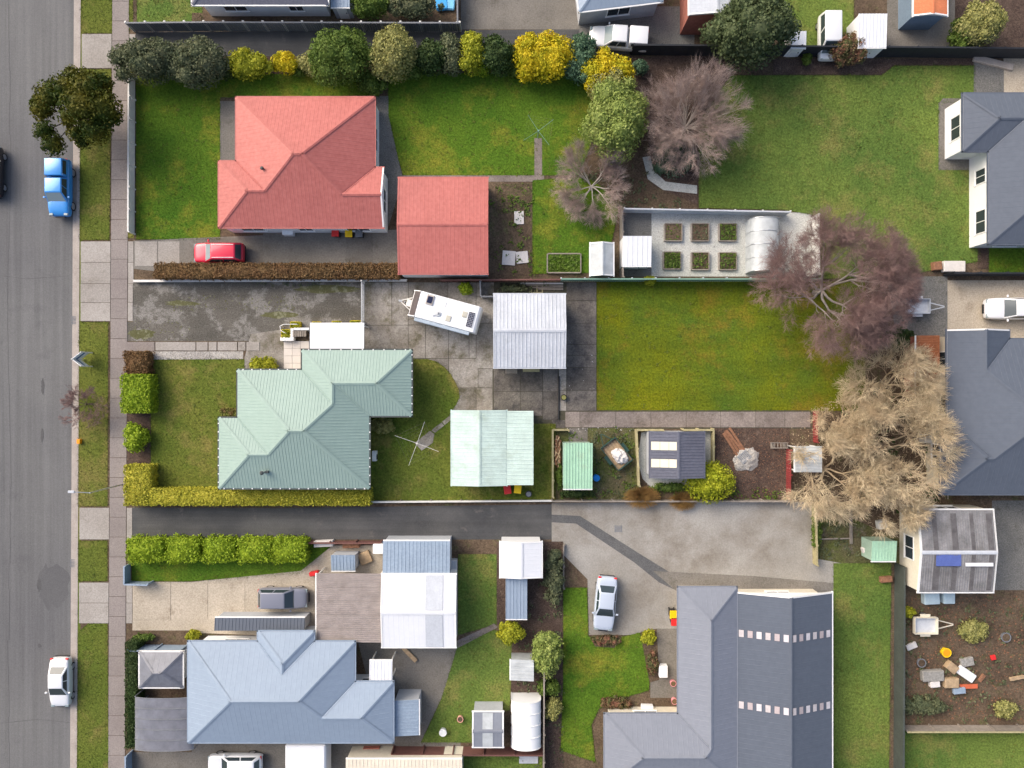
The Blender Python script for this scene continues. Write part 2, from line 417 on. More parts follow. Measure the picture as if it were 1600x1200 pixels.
# ------------------------------------------------------------------ roofs and buildings
def clip(poly, f):
    a,b,c = f; out = []; n = len(poly)
    for i in range(n):
        p = poly[i]; q = poly[(i+1)%n]
        dp = a*p[0]+b*p[1]+c; dq = a*q[0]+b*q[1]+c
        if dp >= 0: out.append(p)
        if (dp > 0 and dq < 0) or (dp < 0 and dq > 0):
            t = dp/(dp-dq); out.append((p[0]+(q[0]-p[0])*t, p[1]+(q[1]-p[1])*t))
    return out
def area(p): return abs(sum(p[i][0]*p[(i+1)%len(p)][1]-p[(i+1)%len(p)][0]*p[i][1] for i in range(len(p))))/2 if len(p)>2 else 0
def roof_pieces(rects):
    def planes(r):
        x0,y0,x1,y1,g = r
        d = {'W':(1,0,-x0),'E':(-1,0,x1),'S':(0,1,-y0),'N':(0,-1,y1)}
        return d, [k for k in 'WESN' if k not in g]
    groups = {}
    for i,r in enumerate(rects):
        d, act = planes(r); x0,y0,x1,y1,g = r
        for s in act:
            poly = [(x0,y0),(x1,y0),(x1,y1),(x0,y1)]
            for k in act:
                if k != s: poly = clip(poly, tuple(u-v for u,v in zip(d[k],d[s])))
            pcs = [poly] if area(poly) > 1e-4 else []
            for j,q in enumerate(rects):
                if j == i: continue
                e, qa = planes(q); cons = []; void = False
                for k in 'WESN':
                    if k in qa:
                        f = tuple(u-v for u,v in zip(e[k],d[s]))
                        if max(abs(v) for v in f) < 1e-5:
                            if j > i: void = True
                            continue
                        cons.append(f)
                    cons.append(e[k])
                if void: continue
                new = []
                for pc in pcs:
                    cur = pc
                    for f in cons:
                        o = clip(cur, tuple(-v for v in f))
                        if area(o) > 1e-4: new.append(o)
                        cur = clip(cur, f)
                        if area(cur) < 1e-4: break
                pcs = new
            for pc in pcs: groups.setdefault((s, round(d[s][2],3)), []).append((d[s], pc))
    return groups
def rects_edges(rects):
    """outline of a union of rectangles as merged directed edges (inside on the left)"""
    xs = sorted({round(v,4) for r in rects for v in (r[0],r[2])}); ys = sorted({round(v,4) for r in rects for v in (r[1],r[3])})
    ins = lambda x,y: any(r[0]<x<r[2] and r[1]<y<r[3] for r in rects)
    C = {(i,j): ins((xs[i]+xs[i+1])/2,(ys[j]+ys[j+1])/2) for i in range(len(xs)-1) for j in range(len(ys)-1)}
    E = []
    for (i,j),v in C.items():
        if not v: continue
        if not C.get((i,j-1)): E.append((('S',ys[j]),xs[i],xs[i+1]))
        if not C.get((i,j+1)): E.append((('N',ys[j+1]),xs[i],xs[i+1]))
        if not C.get((i-1,j)): E.append((('W',xs[i]),ys[j],ys[j+1]))
        if not C.get((i+1,j)): E.append((('E',xs[i+1]),ys[j],ys[j+1]))
    out = []
    for e in sorted(E):
        if out and out[-1][0] == e[0] and abs(out[-1][2]-e[1]) < 1e-4: out[-1] = (e[0],out[-1][1],e[2])
        else: out.append(e)
    cells = [(xs[i],ys[j],xs[i+1],ys[j+1]) for (i,j),v in C.items() if v]
    return out, cells
WIN = None
def window(parent, x, y, z, side, w, h, mat_frame):
    """window with frame and pane, on the wall facing 'side'"""
    rz = {'S':0,'E':math.pi/2,'N':math.pi,'W':-math.pi/2}[side]
    f = MB(); t = .07
    f.box(-w/2-t,-.05,-t,w/2+t,.03,0).box(-w/2-t,-.05,h,w/2+t,.03,h+t).box(-w/2-t,-.05,0,-w/2,.03,h).box(w/2,-.05,0,w/2+t,.03,h)
    f.box(-.025,-.045,0,.025,.02,h)
    f.box(-w/2-t-.05,-.11,-t-.05,w/2+t+.05,.02,-t-.004)
    o = f.build('window', mat_frame, parent, (x,y,z), rz)
    p = MB().box(-w/2,-.02,0,-.026,.01,h).box(.026,-.02,0,w/2,.01,h).build('pane', M['glass'], o)
    return o
def building(name, label, cat, rects, ze, t, roof, wall, oh=.45, rib=.28, ribh=.007, group=None, win=True, rot=0, gutter='trim', caps=None, garage=None, barge=None, zb=None, pivot=None):
    """rects: (px0,py0,px1,py1[,gable sides]) at eave height as the photo shows them; roof is the upper envelope"""
    zb = GZ if zb is None else zb
    ps = [P(r[0],r[3],ze)[:2]+P(r[2],r[1],ze)[:2]+((r[4] if len(r)>4 else ''),) for r in rects]
    cx = (min(r[0] for r in ps)+max(r[2] for r in ps))/2; cy = (min(r[1] for r in ps)+max(r[3] for r in ps))/2
    if pivot: cx,cy = P(pivot[0],pivot[1],ze)[:2]
    rs = [(r[0]-cx,r[1]-cy,r[2]-cx,r[3]-cy,r[4]) for r in ps]
    root = empty(name, (cx,cy,zb), rot); tag(root, label, cat, group)
    ez = ze-zb
    caps = caps or roof
    def hgt(x,y):
        b = 0
        for x0,y0,x1,y1,g in rs:
            if x0-1e-6<=x<=x1+1e-6 and y0-1e-6<=y<=y1+1e-6:
                d = min([v for v,k in ((x-x0,'W'),(x1-x,'E'),(y-y0,'S'),(y1-y,'N')) if k not in g]); b = max(b,d)
        return b
    groups = roof_pieces(rs)
    edges = []
    for (s,_),pcs in groups.items():
        b = MB(); zz = lambda x,y,f: ez + t*(f[0]*x+f[1]*y+f[2])
        lines = {}
        for f,pc in pcs:
            V = [(x,y,zz(x,y,f)) for x,y in pc]; n = len(V)
            if sum(pc[i][0]*pc[(i+1)%n][1]-pc[(i+1)%n][0]*pc[i][1] for i in range(n)) < 0: V = V[::-1]; pc = pc[::-1]
            b.add(V, [tuple(range(n))])
            cc = (sum(p[0] for p in pc)/n, sum(p[1] for p in pc)/n)
            for i in range(n): edges.append((pc[i],pc[(i+1)%n],f,cc,s))
            if rib:
                ax = 1 if s in 'WE' else 0
                lo = min(p[ax] for p in pc); hi = max(p[ax] for p in pc)
                k = math.ceil(lo/rib)
                while k*rib < hi:
                    c = k*rib; hit = []
                    for i in range(n):
                        p,q = pc[i],pc[(i+1)%n]
                        if (p[ax]-c)*(q[ax]-c) < 0:
                            u = (c-p[ax])/(q[ax]-p[ax]); hit.append(p[1-ax]+(q[1-ax]-p[1-ax])*u)
                    if len(hit) == 2 and abs(hit[0]-hit[1]) > .05: lines.setdefault(k,[]).append((min(hit),max(hit)))
                    k += 1
        f = pcs[0][0]
        for k,iv in lines.items():
            iv.sort(); mg = []
            for a,c in iv:
                if mg and a <= mg[-1][1]+1e-3: mg[-1] = (mg[-1][0],max(c,mg[-1][1]))
                else: mg.append((a,c))
            for a,c in mg:
                w = .035; V = []
                for u in (a,c):
                    for o_,hh in ((-w,-.004),(-w*.5,ribh),(w*.5,ribh),(w,-.004)):
                        x,y = (u,k*rib+o_) if s in 'WE' else (k*rib+o_,u)
                        V.append((x,y,zz(x,y,f)+hh))
                F = [(0,1,5,4),(1,2,6,5),(2,3,7,6)]
                if s in 'WE': F = [q[::-1] for q in F]
                b.add(V,F)
        b.build('roof_panel', roof, root)
    # ridge, hip and valley flashings
    segs = {}
    for i in range(len(edges)):
        a,c,f,cc,s = edges[i]; dx,dy = c[0]-a[0],c[1]-a[1]; ln = math.hypot(dx,dy)
        if ln < .05: continue
        ux,uy = dx/ln,dy/ln
        for j in range(i+1,len(edges)):
            a2,c2,f2,cc2,s2 = edges[j]
            if f == f2: continue
            if abs((a2[0]-a[0])*uy-(a2[1]-a[1])*ux) > 2e-3 or abs((c2[0]-a[0])*uy-(c2[1]-a[1])*ux) > 2e-3: continue
            t1 = (a2[0]-a[0])*ux+(a2[1]-a[1])*uy; t2 = (c2[0]-a[0])*ux+(c2[1]-a[1])*uy
            lo,hi = max(0,min(t1,t2)),min(ln,max(t1,t2))
            if hi-lo < .05: continue
            mx,my = a[0]+ux*(lo+hi)/2,a[1]+uy*(lo+hi)/2
            e = lambda g,x,y: g[0]*x+g[1]*y+g[2]
            if abs(e(f,mx,my)-e(f2,mx,my)) > 5e-3: continue
            px,py = mx+(cc[0]-mx)*.05, my+(cc[1]-my)*.05
            ridge = e(f,px,py) < e(f2,px,py)
            VX,VY = (ux,uy) if (ux > 1e-6 or (abs(ux)<1e-6 and uy>0)) else (-ux,-uy)
            key = (round(math.atan2(VY,VX),2), round((a[0]*VY-a[1]*VX),2), ridge)
            p1 = (a[0]+ux*lo,a[1]+uy*lo); p2 = (a[0]+ux*hi,a[1]+uy*hi)
            q1,q2 = p1[0]*VX+p1[1]*VY,p2[0]*VX+p2[1]*VY
            segs.setdefault(key,[]).append((min(q1,q2),max(q1,q2),(VX,VY),f,p1))
    for key,iv in segs.items():
        iv.sort(key=lambda q:q[0]); mg = []
        for q in iv:
            if mg and q[0] <= mg[-1][1]+.02: mg[-1][1] = max(mg[-1][1],q[1])
            else: mg.append([q[0],q[1],q[2],q[3],q[4]])
        for lo,hi,(VX,VY),f,p1 in mg:
            base = p1[0]*VX+p1[1]*VY
            A = (p1[0]+VX*(lo-base),p1[1]+VY*(lo-base)); B = (p1[0]+VX*(hi-base),p1[1]+VY*(hi-base))
            diag = abs(VX) > .1 and abs(VY) > .1
            w = .15 if key[2] else .07; drop = t*w*(.7071 if diag else 1); V = []
            if not key[2]: drop = -drop; 
            for p in (A,B):
                z = ez+t*(f[0]*p[0]+f[1]*p[1]+f[2])
                for o_ in (-w,0,w):
                    V.append((p[0]-VY*o_,p[1]+VX*o_, z-(drop if o_ else 0)+(.05 if key[2] else (.03 if o_ else .012))))
            MB().add(V,[(0,1,4,3),(1,2,5,4)][::1]).build('ridge_cap' if key[2] else 'valley_flashing', caps, root)
    # gutters, barges, soffit
    E,cells = rects_edges(rs)
    sb = MB()
    for c in cells: sb.add([(c[0],c[1],ez-.03),(c[0],c[3],ez-.03),(c[2],c[3],ez-.03),(c[2],c[1],ez-.03)],[(0,1,2,3)])
    if oh > .05: sb.build('soffit', M['trim'], root)
    gm = M[gutter] if gutter in M else roof
    for (s,c),a,b in E:
        gab = any(s in r[4] and abs({'W':r[0],'E':r[2],'S':r[1],'N':r[3]}[s]-c) < 1e-3 for r in rs)
        o = -1 if s in 'WS' else 1
        if not gab:
            m = MB()
            if s in 'SN': m.box(a-.1,min(c,c+o*.11),ez-.13,b+.1,max(c,c+o*.11),ez-.02)
            else: m.box(min(c,c+o*.11),a-.1,ez-.13,max(c,c+o*.11),b+.1,ez-.02)
            m.build('gutter', gm, root)
        else:
            m = MB(); ks = sorted({a,b}|{k for r in rs for k in (((r[1]+r[3])/2,) if s in 'WE' else ((r[0]+r[2])/2,)) if a<k<b})
            for u,v in zip(ks[:-1],ks[1:]):
                cu = c-o*.001
                pu,pv = ((cu,u),(cu,v)) if s in 'WE' else ((u,cu),(v,cu))
                zu,zv = ez+t*hgt(*pu),ez+t*hgt(*pv); d = o*.06
                q = lambda p,dd,z: (p[0]+(dd if s in 'WE' else 0),p[1]+(0 if s in 'WE' else dd),z)
                m.add([q(pu,0,zu-.14),q(pu,d,zu-.14),q(pu,d,zu+.03),q(pu,-d,zu+.03),q(pv,0,zv-.14),q(pv,d,zv-.14),q(pv,d,zv+.03),q(pv,-d,zv+.03)],[(0,1,5,4),(1,2,6,5),(2,3,7,6),(0,3,2,1),(4,5,6,7)])
            m.build('barge_board', barge or M['trim'], root)
    # walls under the roof
    ws = [(r[0]+oh,r[1]+oh,r[2]-oh,r[3]-oh) for r in rs]
    WE,_ = rects_edges(ws)
    wb = MB(); wins = []
    for (s,c),a,b in WE:
        ks = sorted({a,b}|{k for r in rs for k in (((r[1]+r[3])/2,) if s in 'WE' else ((r[0]+r[2])/2,)) if a<k<b})
        for u,v in zip(ks[:-1],ks[1:]):
            pu,pv = ((c,u),(c,v)) if s in 'WE' else ((u,c),(v,c))
            zu,zv = ez+t*hgt(*pu)-.05,ez+t*hgt(*pv)-.05
            wb.add([(pu[0],pu[1],0),(pv[0],pv[1],0),(pv[0],pv[1],zv),(pu[0],pu[1],zu)],[(0,1,2,3) if s in 'SE' else (3,2,1,0)])
        if s in 'E' : pass
        ln = b-a
        if win and ln > 2.2:
            n = max(1,int(ln/3.4)); 
            for i in range(n):
                w = min(1.8, ln/n*.5) if i%2==0 else min(1.1, ln/n*.4)
                wins.append((s,c,a+ln*(i+.5)/n,w))
    wb.build('wall', wall, root)
    for s,c,m,w in wins:
        x,y = (c,m) if s in 'WE' else (m,c)
        if garage and s == garage[0]: continue
        window(root, x, y, .95, s, w, 1.15, M['trim'])
    if garage:
        s,a,w,h = garage; c = {'W':min(r[0] for r in ws),'E':max(r[2] for r in ws),'S':min(r[1] for r in ws),'N':max(r[3] for r in ws)}[s]
        rz = {'S':0,'E':math.pi/2,'N':math.pi,'W':-math.pi/2}[s]
        x,y = (c,a) if s in 'WE' else (a,c)
        for k in range(4): 
            MB().box(-w/2,-.04,k*h/4+.01,w/2,.02,(k+1)*h/4-.01).build('garage_door_panel', M['cream_wall'], root, (x,y,0), rz)
    return root
def mono(name, label, cat, r, zh, zl, low, roof, wall=None, rib=.28, ribh=.025, posts=True, group=None, panels=1, th=.04, oh=.2, rot=0, beams=True):
    """single-slope roof over walls or posts; low = side of the low edge"""
    zm = (zh+zl)/2
    x0,y0 = P(r[0],r[3],zm)[:2]; x1,y1 = P(r[2],r[1],zm)[:2]
    cx,cy = (x0+x1)/2,(y0+y1)/2; W,D = x1-x0,y1-y0
    root = empty(name,(cx,cy,GZ),rot); tag(root,label,cat,group)
    zf = lambda x,y: {'W':zl+(zh-zl)*(x+W/2)/W,'E':zh+(zl-zh)*(x+W/2)/W,'S':zl+(zh-zl)*(y+D/2)/D,'N':zh+(zl-zh)*(y+D/2)/D}[low]-GZ
    along_x = low in 'SN'      # panels laid side by side across the slope
    n = panels
    for i in range(n):
        b = MB()
        if along_x: a,c,e,g = -W/2+W*i/n+.006,-D/2,-W/2+W*(i+1)/n-.006,D/2
        else: a,c,e,g = -W/2,-D/2+D*i/n+.006,W/2,-D/2+D*(i+1)/n-.006
        q = [(a,c),(e,c),(e,g),(a,g)]
        b.add([(x,y,zf(x,y)-th) for x,y in q]+[(x,y,zf(x,y)) for x,y in q],[(3,2,1,0),(4,5,6,7),(0,1,5,4),(1,2,6,5),(2,3,7,6),(3,0,4,7)])
        if rib:
            lo,hi = (a,e) if along_x else (c,g)
            k = math.ceil((lo+.04)/rib)
            while k*rib < hi-.04:
                V = []
                for u in ((c,g) if along_x else (a,e)):
                    for o_,hh in ((-.035,-.003),(-.018,ribh),(.018,ribh),(.035,-.003)):
                        x,y = (k*rib+o_,u) if along_x else (u,k*rib+o_)
                        V.append((x,y,zf(x,y)+hh))
                F = [(0,1,5,4),(1,2,6,5),(2,3,7,6),(3,2,1,0),(4,5,6,7)]
                if not along_x: F = [f[::-1] for f in F]
                b.add(V,F); k += 1
        b.build('roof_panel', roof, root)
    if wall:
        b = MB(); a,c,e,g = -W/2+oh,-D/2+oh,W/2-oh,D/2-oh
        q = [(a,c),(e,c),(e,g),(a,g)]
        b.add([(x,y,0) for x,y in q]+[(x,y,zf(x,y)-th-.004) for x,y in q],[(0,1,5,4),(1,2,6,5),(2,3,7,6),(3,0,4,7)])
        b.build('wall', wall, root)
        hd = min(1.95, min(zl,zh)-GZ-.15)
        o = MB().box(-.4,-.04,0,.4,.02,hd).build('door', M['trim'], root, ((a+e)/2,c,.02), 0)
        MB().box(.28,-.09,hd*.5,.34,-.041,hd*.5+.1).build('handle', M['black'], o)
    elif posts:
        for sx in (-1,1):
            for sy in (-1,1):
                x,y = sx*(W/2-.12),sy*(D/2-.12)
                MB().cbox(x,y,0,.09,.09,zf(x,y)-th-.12).build('post', M['white_wood'], root)
    if beams and not wall:
        for sy in (-1,1):
            y = sy*(D/2-.12)
            MB().bar((-W/2+.02,y,zf(-W/2+.02,y)-th-.124),(W/2-.02,y,zf(W/2-.02,y)-th-.124),.08,.12).build('beam', M['white_wood'], root)
    gx = {'W':(-W/2-.05,0),'E':(W/2+.05,0),'S':(0,-D/2-.05),'N':(0,D/2+.05)}[low]
    MB().cbox(gx[0],gx[1],zl-GZ-.12,(.1 if low in 'WE' else W),(D if low in 'WE' else .1),.1).build('gutter', M['trim'], root)
    return root
def barrel(name, label, cat, r, zc, rise, axis, mat, frame, group=None, nrib=4, wall=0.0, seg=10, endwall=True):
    """round-topped cover on hoops (tunnel house or carport)"""
    x0,y0 = P(r[0],r[3],zc)[:2]; x1,y1 = P(r[2],r[1],zc)[:2]
    cx,cy = (x0+x1)/2,(y0+y1)/2; W,D = (x1-x0,y1-y0) if axis=='y' else (y1-y0,x1-x0)
    root = empty(name,(cx,cy,GZ),0 if axis=='y' else math.pi/2); tag(root,label,cat,group)
    arc = [(W/2*math.cos(math.pi*(1-i/seg)), zc-GZ+rise*math.sin(math.pi*i/seg)) for i in range(seg+1)]
    for k in range(nrib):
        a,b = -D/2+D*k/nrib,-D/2+D*(k+1)/nrib
        pr = ([(-W/2,wall)] if wall >= 0 else [])+arc+([(W/2,wall)] if wall >= 0 else [])
        V = [(x,a+.012,z) for x,z in pr]+[(x,b-.012,z) for x,z in pr]; n = len(pr)
        me = MB().add(V,[(i,i+1,n+i+1,n+i) for i in range(n-1)]).build('cover_panel', mat, root, smooth=True)
    for k in range(nrib+1):
        y = -D/2+D*k/nrib; m = MB()
        for (xa,za),(xb,zb_) in zip(arc[:-1],arc[1:]): m.tube((xa,y,za+.02),(xb,y,zb_+.02),.035,n=5)
        m.tube((arc[0][0],y,0),(arc[0][0],y,arc[0][1]+.02),.035,n=5); m.tube((arc[-1][0],y,0),(arc[-1][0],y,arc[-1][1]+.02),.035,n=5)
        m.build('hoop', frame, root)
    if endwall:
        for y in (-D/2+.02,D/2-.02):
            V = [(-W/2+.02,y,0)]+[(x*.98,y,z-.03) for x,z in arc]+[(W/2-.02,y,0)]
            MB().add(V,[tuple(range(len(V)))]).build('end_wall', mat, root)
    return root

# ------------------------------------------------------------------ fences
def fence(name, label, pts, h, mat, post=None, bay=2.4, style='panel', th=.05, cap=True, group=None, cat='fence', capmat=None, postw=.1, gap=.012):
    """posts, rails and one board panel per bay (or single palings)"""
    W = [Vector(P(x,y,GZ)) for x,y in pts]
    root = empty(name,(W[0].x,W[0].y,GZ)); tag(root,label,cat,group)
    post = post or mat; o = W[0]; ppos = []
    for a,b in zip(W[:-1],W[1:]):
        d = b-a; ln = d.length; n = max(1,round(ln/bay)); u = d/ln; rz = math.atan2(d.y,d.x)
        nrm = Vector((-u.y,u.x,0))
        for i in range(n+1):
            p = a+d*i/n-o
            if all((p-q).length > .15 for q in ppos):
                ppos.append(p); ubox('post', post, root, p.x+nrm.x*.08,p.y+nrm.y*.08,0,postw,postw,h+.04,rz)
        for i in range(n):
            p = a+d*(i+.5)/n-o; bl = ln/n
            if style == 'panel':
                ubox('panel', mat, root, p.x,p.y,.03,bl-gap,th,h-.03,rz)
            elif style == 'sheet':
                b_ = MB(); k = int(bl/.19)
                V = []; 
                for q in range(k*2+1):
                    x = -bl/2+bl*q/(k*2); y = .025 if (q//1)%2 else -.025
                    V += [(x,y,.03),(x,y,h)]
                b_.add(V,[(2*q,2*q+2,2*q+3,2*q+1) for q in range(k*2)]).build('panel', mat, root, (p.x,p.y,0), rz)
            if cap and style != 'paling':
                ubox('cap_rail', capmat or mat, root, p.x,p.y,h+.002,bl-.004,th+.07,.04,rz)
            if style == 'paling':
                for zr in (.35,h-.35): ubox('rail', post, root, p.x+nrm.x*.06,p.y+nrm.y*.06,zr,bl-.004,.05,.09,rz)
        if style == 'paling':
            k = int(ln/.17)
            for i in range(k):
                p = a+d*(i+.5)/k-o
                ubox('paling', mat, root, p.x,p.y,.05,.13,.022,h-.05+R.uniform(-.03,.03),rz+R.uniform(-.02,.02))
    return root

# ------------------------------------------------------------------ vehicles
def wheels(root, xs, w, r=.32, tw=.2):
    for x in xs:
        for s in (-1,1):
            m = MB(); n = 20
            V = []; prof = [(-.5,.72),(-.5,.94),(-.35,1),(.35,1),(.5,.94),(.5,.72)]
            for k in range(n):
                a = 2*math.pi*k/n
                V += [(r*q*math.cos(a), tw*y, r*q*math.sin(a)) for y,q in prof]
            m.add(V,[(k*6+i,((k+1)%n)*6+i,((k+1)%n)*6+i+1,k*6+i+1) for k in range(n) for i in range(5)])
            o = m.build('wheel', M['tyre'], root, (x,s*(w/2-tw/2-.03),r))
            f = MB(); V = [(0,s*tw*.42,0)]+[(r*.72*math.cos(2*math.pi*k/n),s*tw*.46,r*.72*math.sin(2*math.pi*k/n)) for k in range(n)]
            f.add(V,[(0,1+k,1+(k+1)%n) if s<0 else (0,1+(k+1)%n,1+k) for k in range(n)]).build('rim', M['alloy'], o)
def hull(st, mat, name, root, sub=1):
    """smooth body from stations (x, half width, deck height, sill height)"""
    V = []; n = len(st)
    for x,w,zd,zs in st:
        prof = [(.0,zs),(.86*w,zs),(.97*w,zs+.10),(w,zs+(zd-zs)*.5),(.975*w,zs+(zd-zs)*.85),(.88*w,zd),(.5*w,zd+.025),(0,zd+.03)]
        V += [(x,-y,z) for y,z in prof]+[(x,y,z) for y,z in prof[-2:0:-1]]
    k = 14; F = []
    for i in range(n-1):
        for j in range(k): F.append((i*k+j,(i+1)*k+j,(i+1)*k+(j+1)%k,i*k+(j+1)%k))
    F += [tuple(range(k))[::1], tuple((n-1)*k+j for j in range(k))[::-1]]
    me = mesh(name,V,F,mat,True)
    o = obj(name,me,None,root)
    md = o.modifiers.new('smooth','SUBSURF'); md.levels = sub; md.render_levels = sub
    return o
def frustum(base, top, z0, z1): 
    (x0,x1,w0),(a0,a1,w1) = base,top
    return [(x0,-w0,z0),(x1,-w0,z0),(x1,w0,z0),(x0,w0,z0),(a0,-w1,z1),(a1,-w1,z1),(a1,w1,z1),(a0,w1,z1)]
def inset_face(V, idx, m, out):
    q = [Vector(V[i]) for i in idx]
    n = (q[1]-q[0]).cross(q[3]-q[0]).normalized()
    e = lambda u,v: q[0]*(1-u)*(1-v)+q[1]*u*(1-v)+q[2]*u*v+q[3]*(1-u)*v
    u0,u1,v0,v1 = m
    return [e(u0,v0)+n*out,e(u1,v0)+n*out,e(u1,v1)+n*out,e(u0,v1)+n*out]
def cabin(root, base, top, z0, z1, mat, glass_front=True, rear=True, sides=2, wsmat=None, crown=.04):
    V = frustum(base,top,z0,z1)
    b = MB().add(V,[(3,2,1,0),(4,5,6,7),(0,1,5,4),(1,2,6,5),(2,3,7,6),(3,0,4,7)])
    b.build('cabin', mat, root, bevel=.07, smooth=True, seg=3)
    g = M['car_glass']
    def pane(name, idx, m, mat_=None):
        q = inset_face(V,idx,m,.006); MB().add(q,[(0,1,2,3)]).build(name, mat_ or g, root)
    if glass_front: pane('windscreen',(1,2,6,5),(.06,.94,.06,.93), wsmat)
    if rear: pane('rear_window',(3,0,4,7),(.1,.9,.15,.88))
    for idx in ((0,1,5,4),(2,3,7,6)):
        if sides == 2:
            pane('side_window',idx,(.08,.49,.18,.86)); pane('side_window',idx,(.53,.94,.18,.86))
        elif sides == 1: pane('side_window',idx,(.1,.9,.18,.86))
def car(name, label, px, py, head, Ln, W, H, mat, kind='sedan', z=None, rails=False, group=None, cat='car'):
    z = GZ+.03 if z is None else z
    x,y,_ = P(px,py,z+.8)
    root = empty(name,(x,y,z),math.radians(head)); tag(root,label,cat,group)
    h = Ln/2; w = W/2
    if kind == 'sedan': deck = [(-h,.72,.70),(-h+.12,.88,.92),(-h+.5,.97,1.0),(-.9,1,1.0),(0,1,.98),(.75,1,.97),(h-.75,.97,.9),(h-.25,.9,.8),(h-.05,.76,.66)]
    elif kind == 'wagon': deck = [(-h,.78,.8),(-h+.1,.92,1.0),(-h+.5,.98,1.02),(-.9,1,1.02),(0,1,1.0),(.8,1,1.0),(h-.7,.97,.95),(h-.22,.9,.86),(h-.04,.76,.7)]
    else: deck = [(-h,.90,.78),(-h+.06,.97,1.08),(-h+.5,1,1.1),(-.9,1,1.1),(0,1,1.1),(.9,1,1.12),(h-.7,.97,1.06),(h-.22,.9,.95),(h-.04,.78,.74)]
    hull([(a,w*b,c,.24 if kind!='ute' else .34) for a,b,c in deck], mat, 'body', root, 2)
    wb = Ln*.29
    wheels(root,(-wb,wb+.03),W,.32 if kind!='ute' else .38)
    if kind == 'sedan': cabin(root,(-h+.62,.98,w*.9),(-h+1.25,.18,w*.68),.94,H,mat)
    elif kind == 'wagon': cabin(root,(-h+.08,1.02,w*.92),(-h+.5,.3,w*.74),.96,H,mat,wsmat=M['pale_glass'] if rails else None)
    else:
        cabin(root,(-.75,1.25,w*.92),(-.62,.55,w*.74),1.04,H,mat,wsmat=M['pale_glass'])
        V = frustum((-h+.08,-.80,w*.94),(-h+.16,-.84,w*.78),1.06,H-.04)
        MB().add(V,[(3,2,1,0),(4,5,6,7),(0,1,5,4),(1,2,6,5),(2,3,7,6),(3,0,4,7)]).build('canopy', mat, root, bevel=.05, smooth=True, seg=2)
        for idx in ((0,1,5,4),(2,3,7,6)): MB().add(inset_face(V,idx,(.12,.88,.3,.85),.006),[(0,1,2,3)]).build('side_window', M['car_glass'], root)
        MB().add(inset_face(V,(3,0,4,7),(.1,.9,.3,.85),.006),[(0,1,2,3)]).build('rear_window', M['car_glass'], root)
    zl = .66 if kind!='ute' else .85
    for s in (-1,1):
        MB().cbox(h-.19,s*w*.66,zl,.2,.34,.13).build('headlight', M['pale_glass'], root, bevel=.03)
        MB().cbox(-h+.10,s*w*.72,zl+.08,.14,.26,.15).build('tail_light', M['red'], root, bevel=.03)
        MB().cbox(.72 if kind!='ute' else .85,s*(w+.09),.98 if kind!='ute' else 1.12,.14,.2,.13).build('mirror', mat, root, bevel=.03)
        if rails: MB().box(-h+.55,s*w*.60-.02,H+.015,.2,s*w*.60+.02,H+.055).build('roof_rail', M['alloy'], root)
    MB().box(h-.03,-w*.42,.36 if kind!='ute' else .5,h+.025,w*.42,.56 if kind!='ute' else .75).build('grille', M['black'], root)
    MB().box(-h-.03,-w*.7,.34,-h+.1,w*.7,.52).build('bumper', M['black'], root, bevel=.03)
    return root

# ------------------------------------------------------------------ plants
def quads_leaf(C, N, size, elong=1.5, jit=.75):
    n = len(C); N = N + NR.normal(0,jit,(n,3)); N /= np.linalg.norm(N,axis=1)[:,None]+1e-9
    T = np.cross(N, NR.normal(0,1,(n,3))); T /= np.linalg.norm(T,axis=1)[:,None]+1e-9
    B = np.cross(N,T); s = (size*NR.uniform(.6,1.35,n))[:,None]
    a = T*s*.5*elong; b = B*s*.5
    V = np.stack([C-a, C-b*.9+a*.1, C+a, C+b*.9+a*.1],1).reshape(-1,3)
    return V, np.arange(4*n).reshape(n,4)
def ell_pts(c, r, dens):
    ax,ay,az = r; p = 1.6
    A = 4*math.pi*(((ax*ay)**p+(ax*az)**p+(ay*az)**p)/3)**(1/p)
    n = max(20,int(A*dens)); u = NR.normal(0,1,(n,3)); u /= np.linalg.norm(u,axis=1)[:,None]
    return np.array(c)+u*np.array(r), u/np.array(r)
def foliage(lobes, size, dens, core=.76, thick=.26):
    Cs,Ns = [],[]
    for i,(c,r) in enumerate(lobes):
        C,N = ell_pts(c,r,dens); N /= np.linalg.norm(N,axis=1)[:,None]
        k = (C[:,2] > c[2]-r[2]*.75)
        for j,(c2,r2) in enumerate(lobes):
            if j != i: k &= (((C-np.array(c2))/(np.array(r2)*.86))**2).sum(1) > 1
        C,N = C[k],N[k]
        C = np.array(c)+(C-np.array(c))*(1+NR.uniform(-thick*1.4,thick*.6,len(C)))[:,None]
        Cs.append(C); Ns.append(N)
    C = np.concatenate(Cs); N = np.concatenate(Ns)
    C[:,2] = np.maximum(C[:,2], .04)
    V,F = quads_leaf(C,N,size)
    cv,cf = [],[]
    b = len(V)
    for c,r in lobes:
        nu,nv = 10,6; g = []
        for v in range(nv+1):
            for u in range(nu):
                th = math.pi*v/nv; ph = 2*math.pi*u/nu; k = core*(1+R.uniform(-.05,.05))
                g.append((c[0]+r[0]*k*math.sin(th)*math.cos(ph), c[1]+r[1]*k*math.sin(th)*math.sin(ph), max(.03,c[2]+r[2]*k*math.cos(th))))
        for v in range(nv):
            for u in range(nu): cf.append((b+v*nu+u, b+(v+1)*nu+u, b+(v+1)*nu+(u+1)%nu, b+v*nu+(u+1)%nu))
        cv += g; b += len(g)
    if cv: V = np.concatenate([V,np.array(cv)]); F = np.concatenate([F,np.array(cf)])
    return V,F
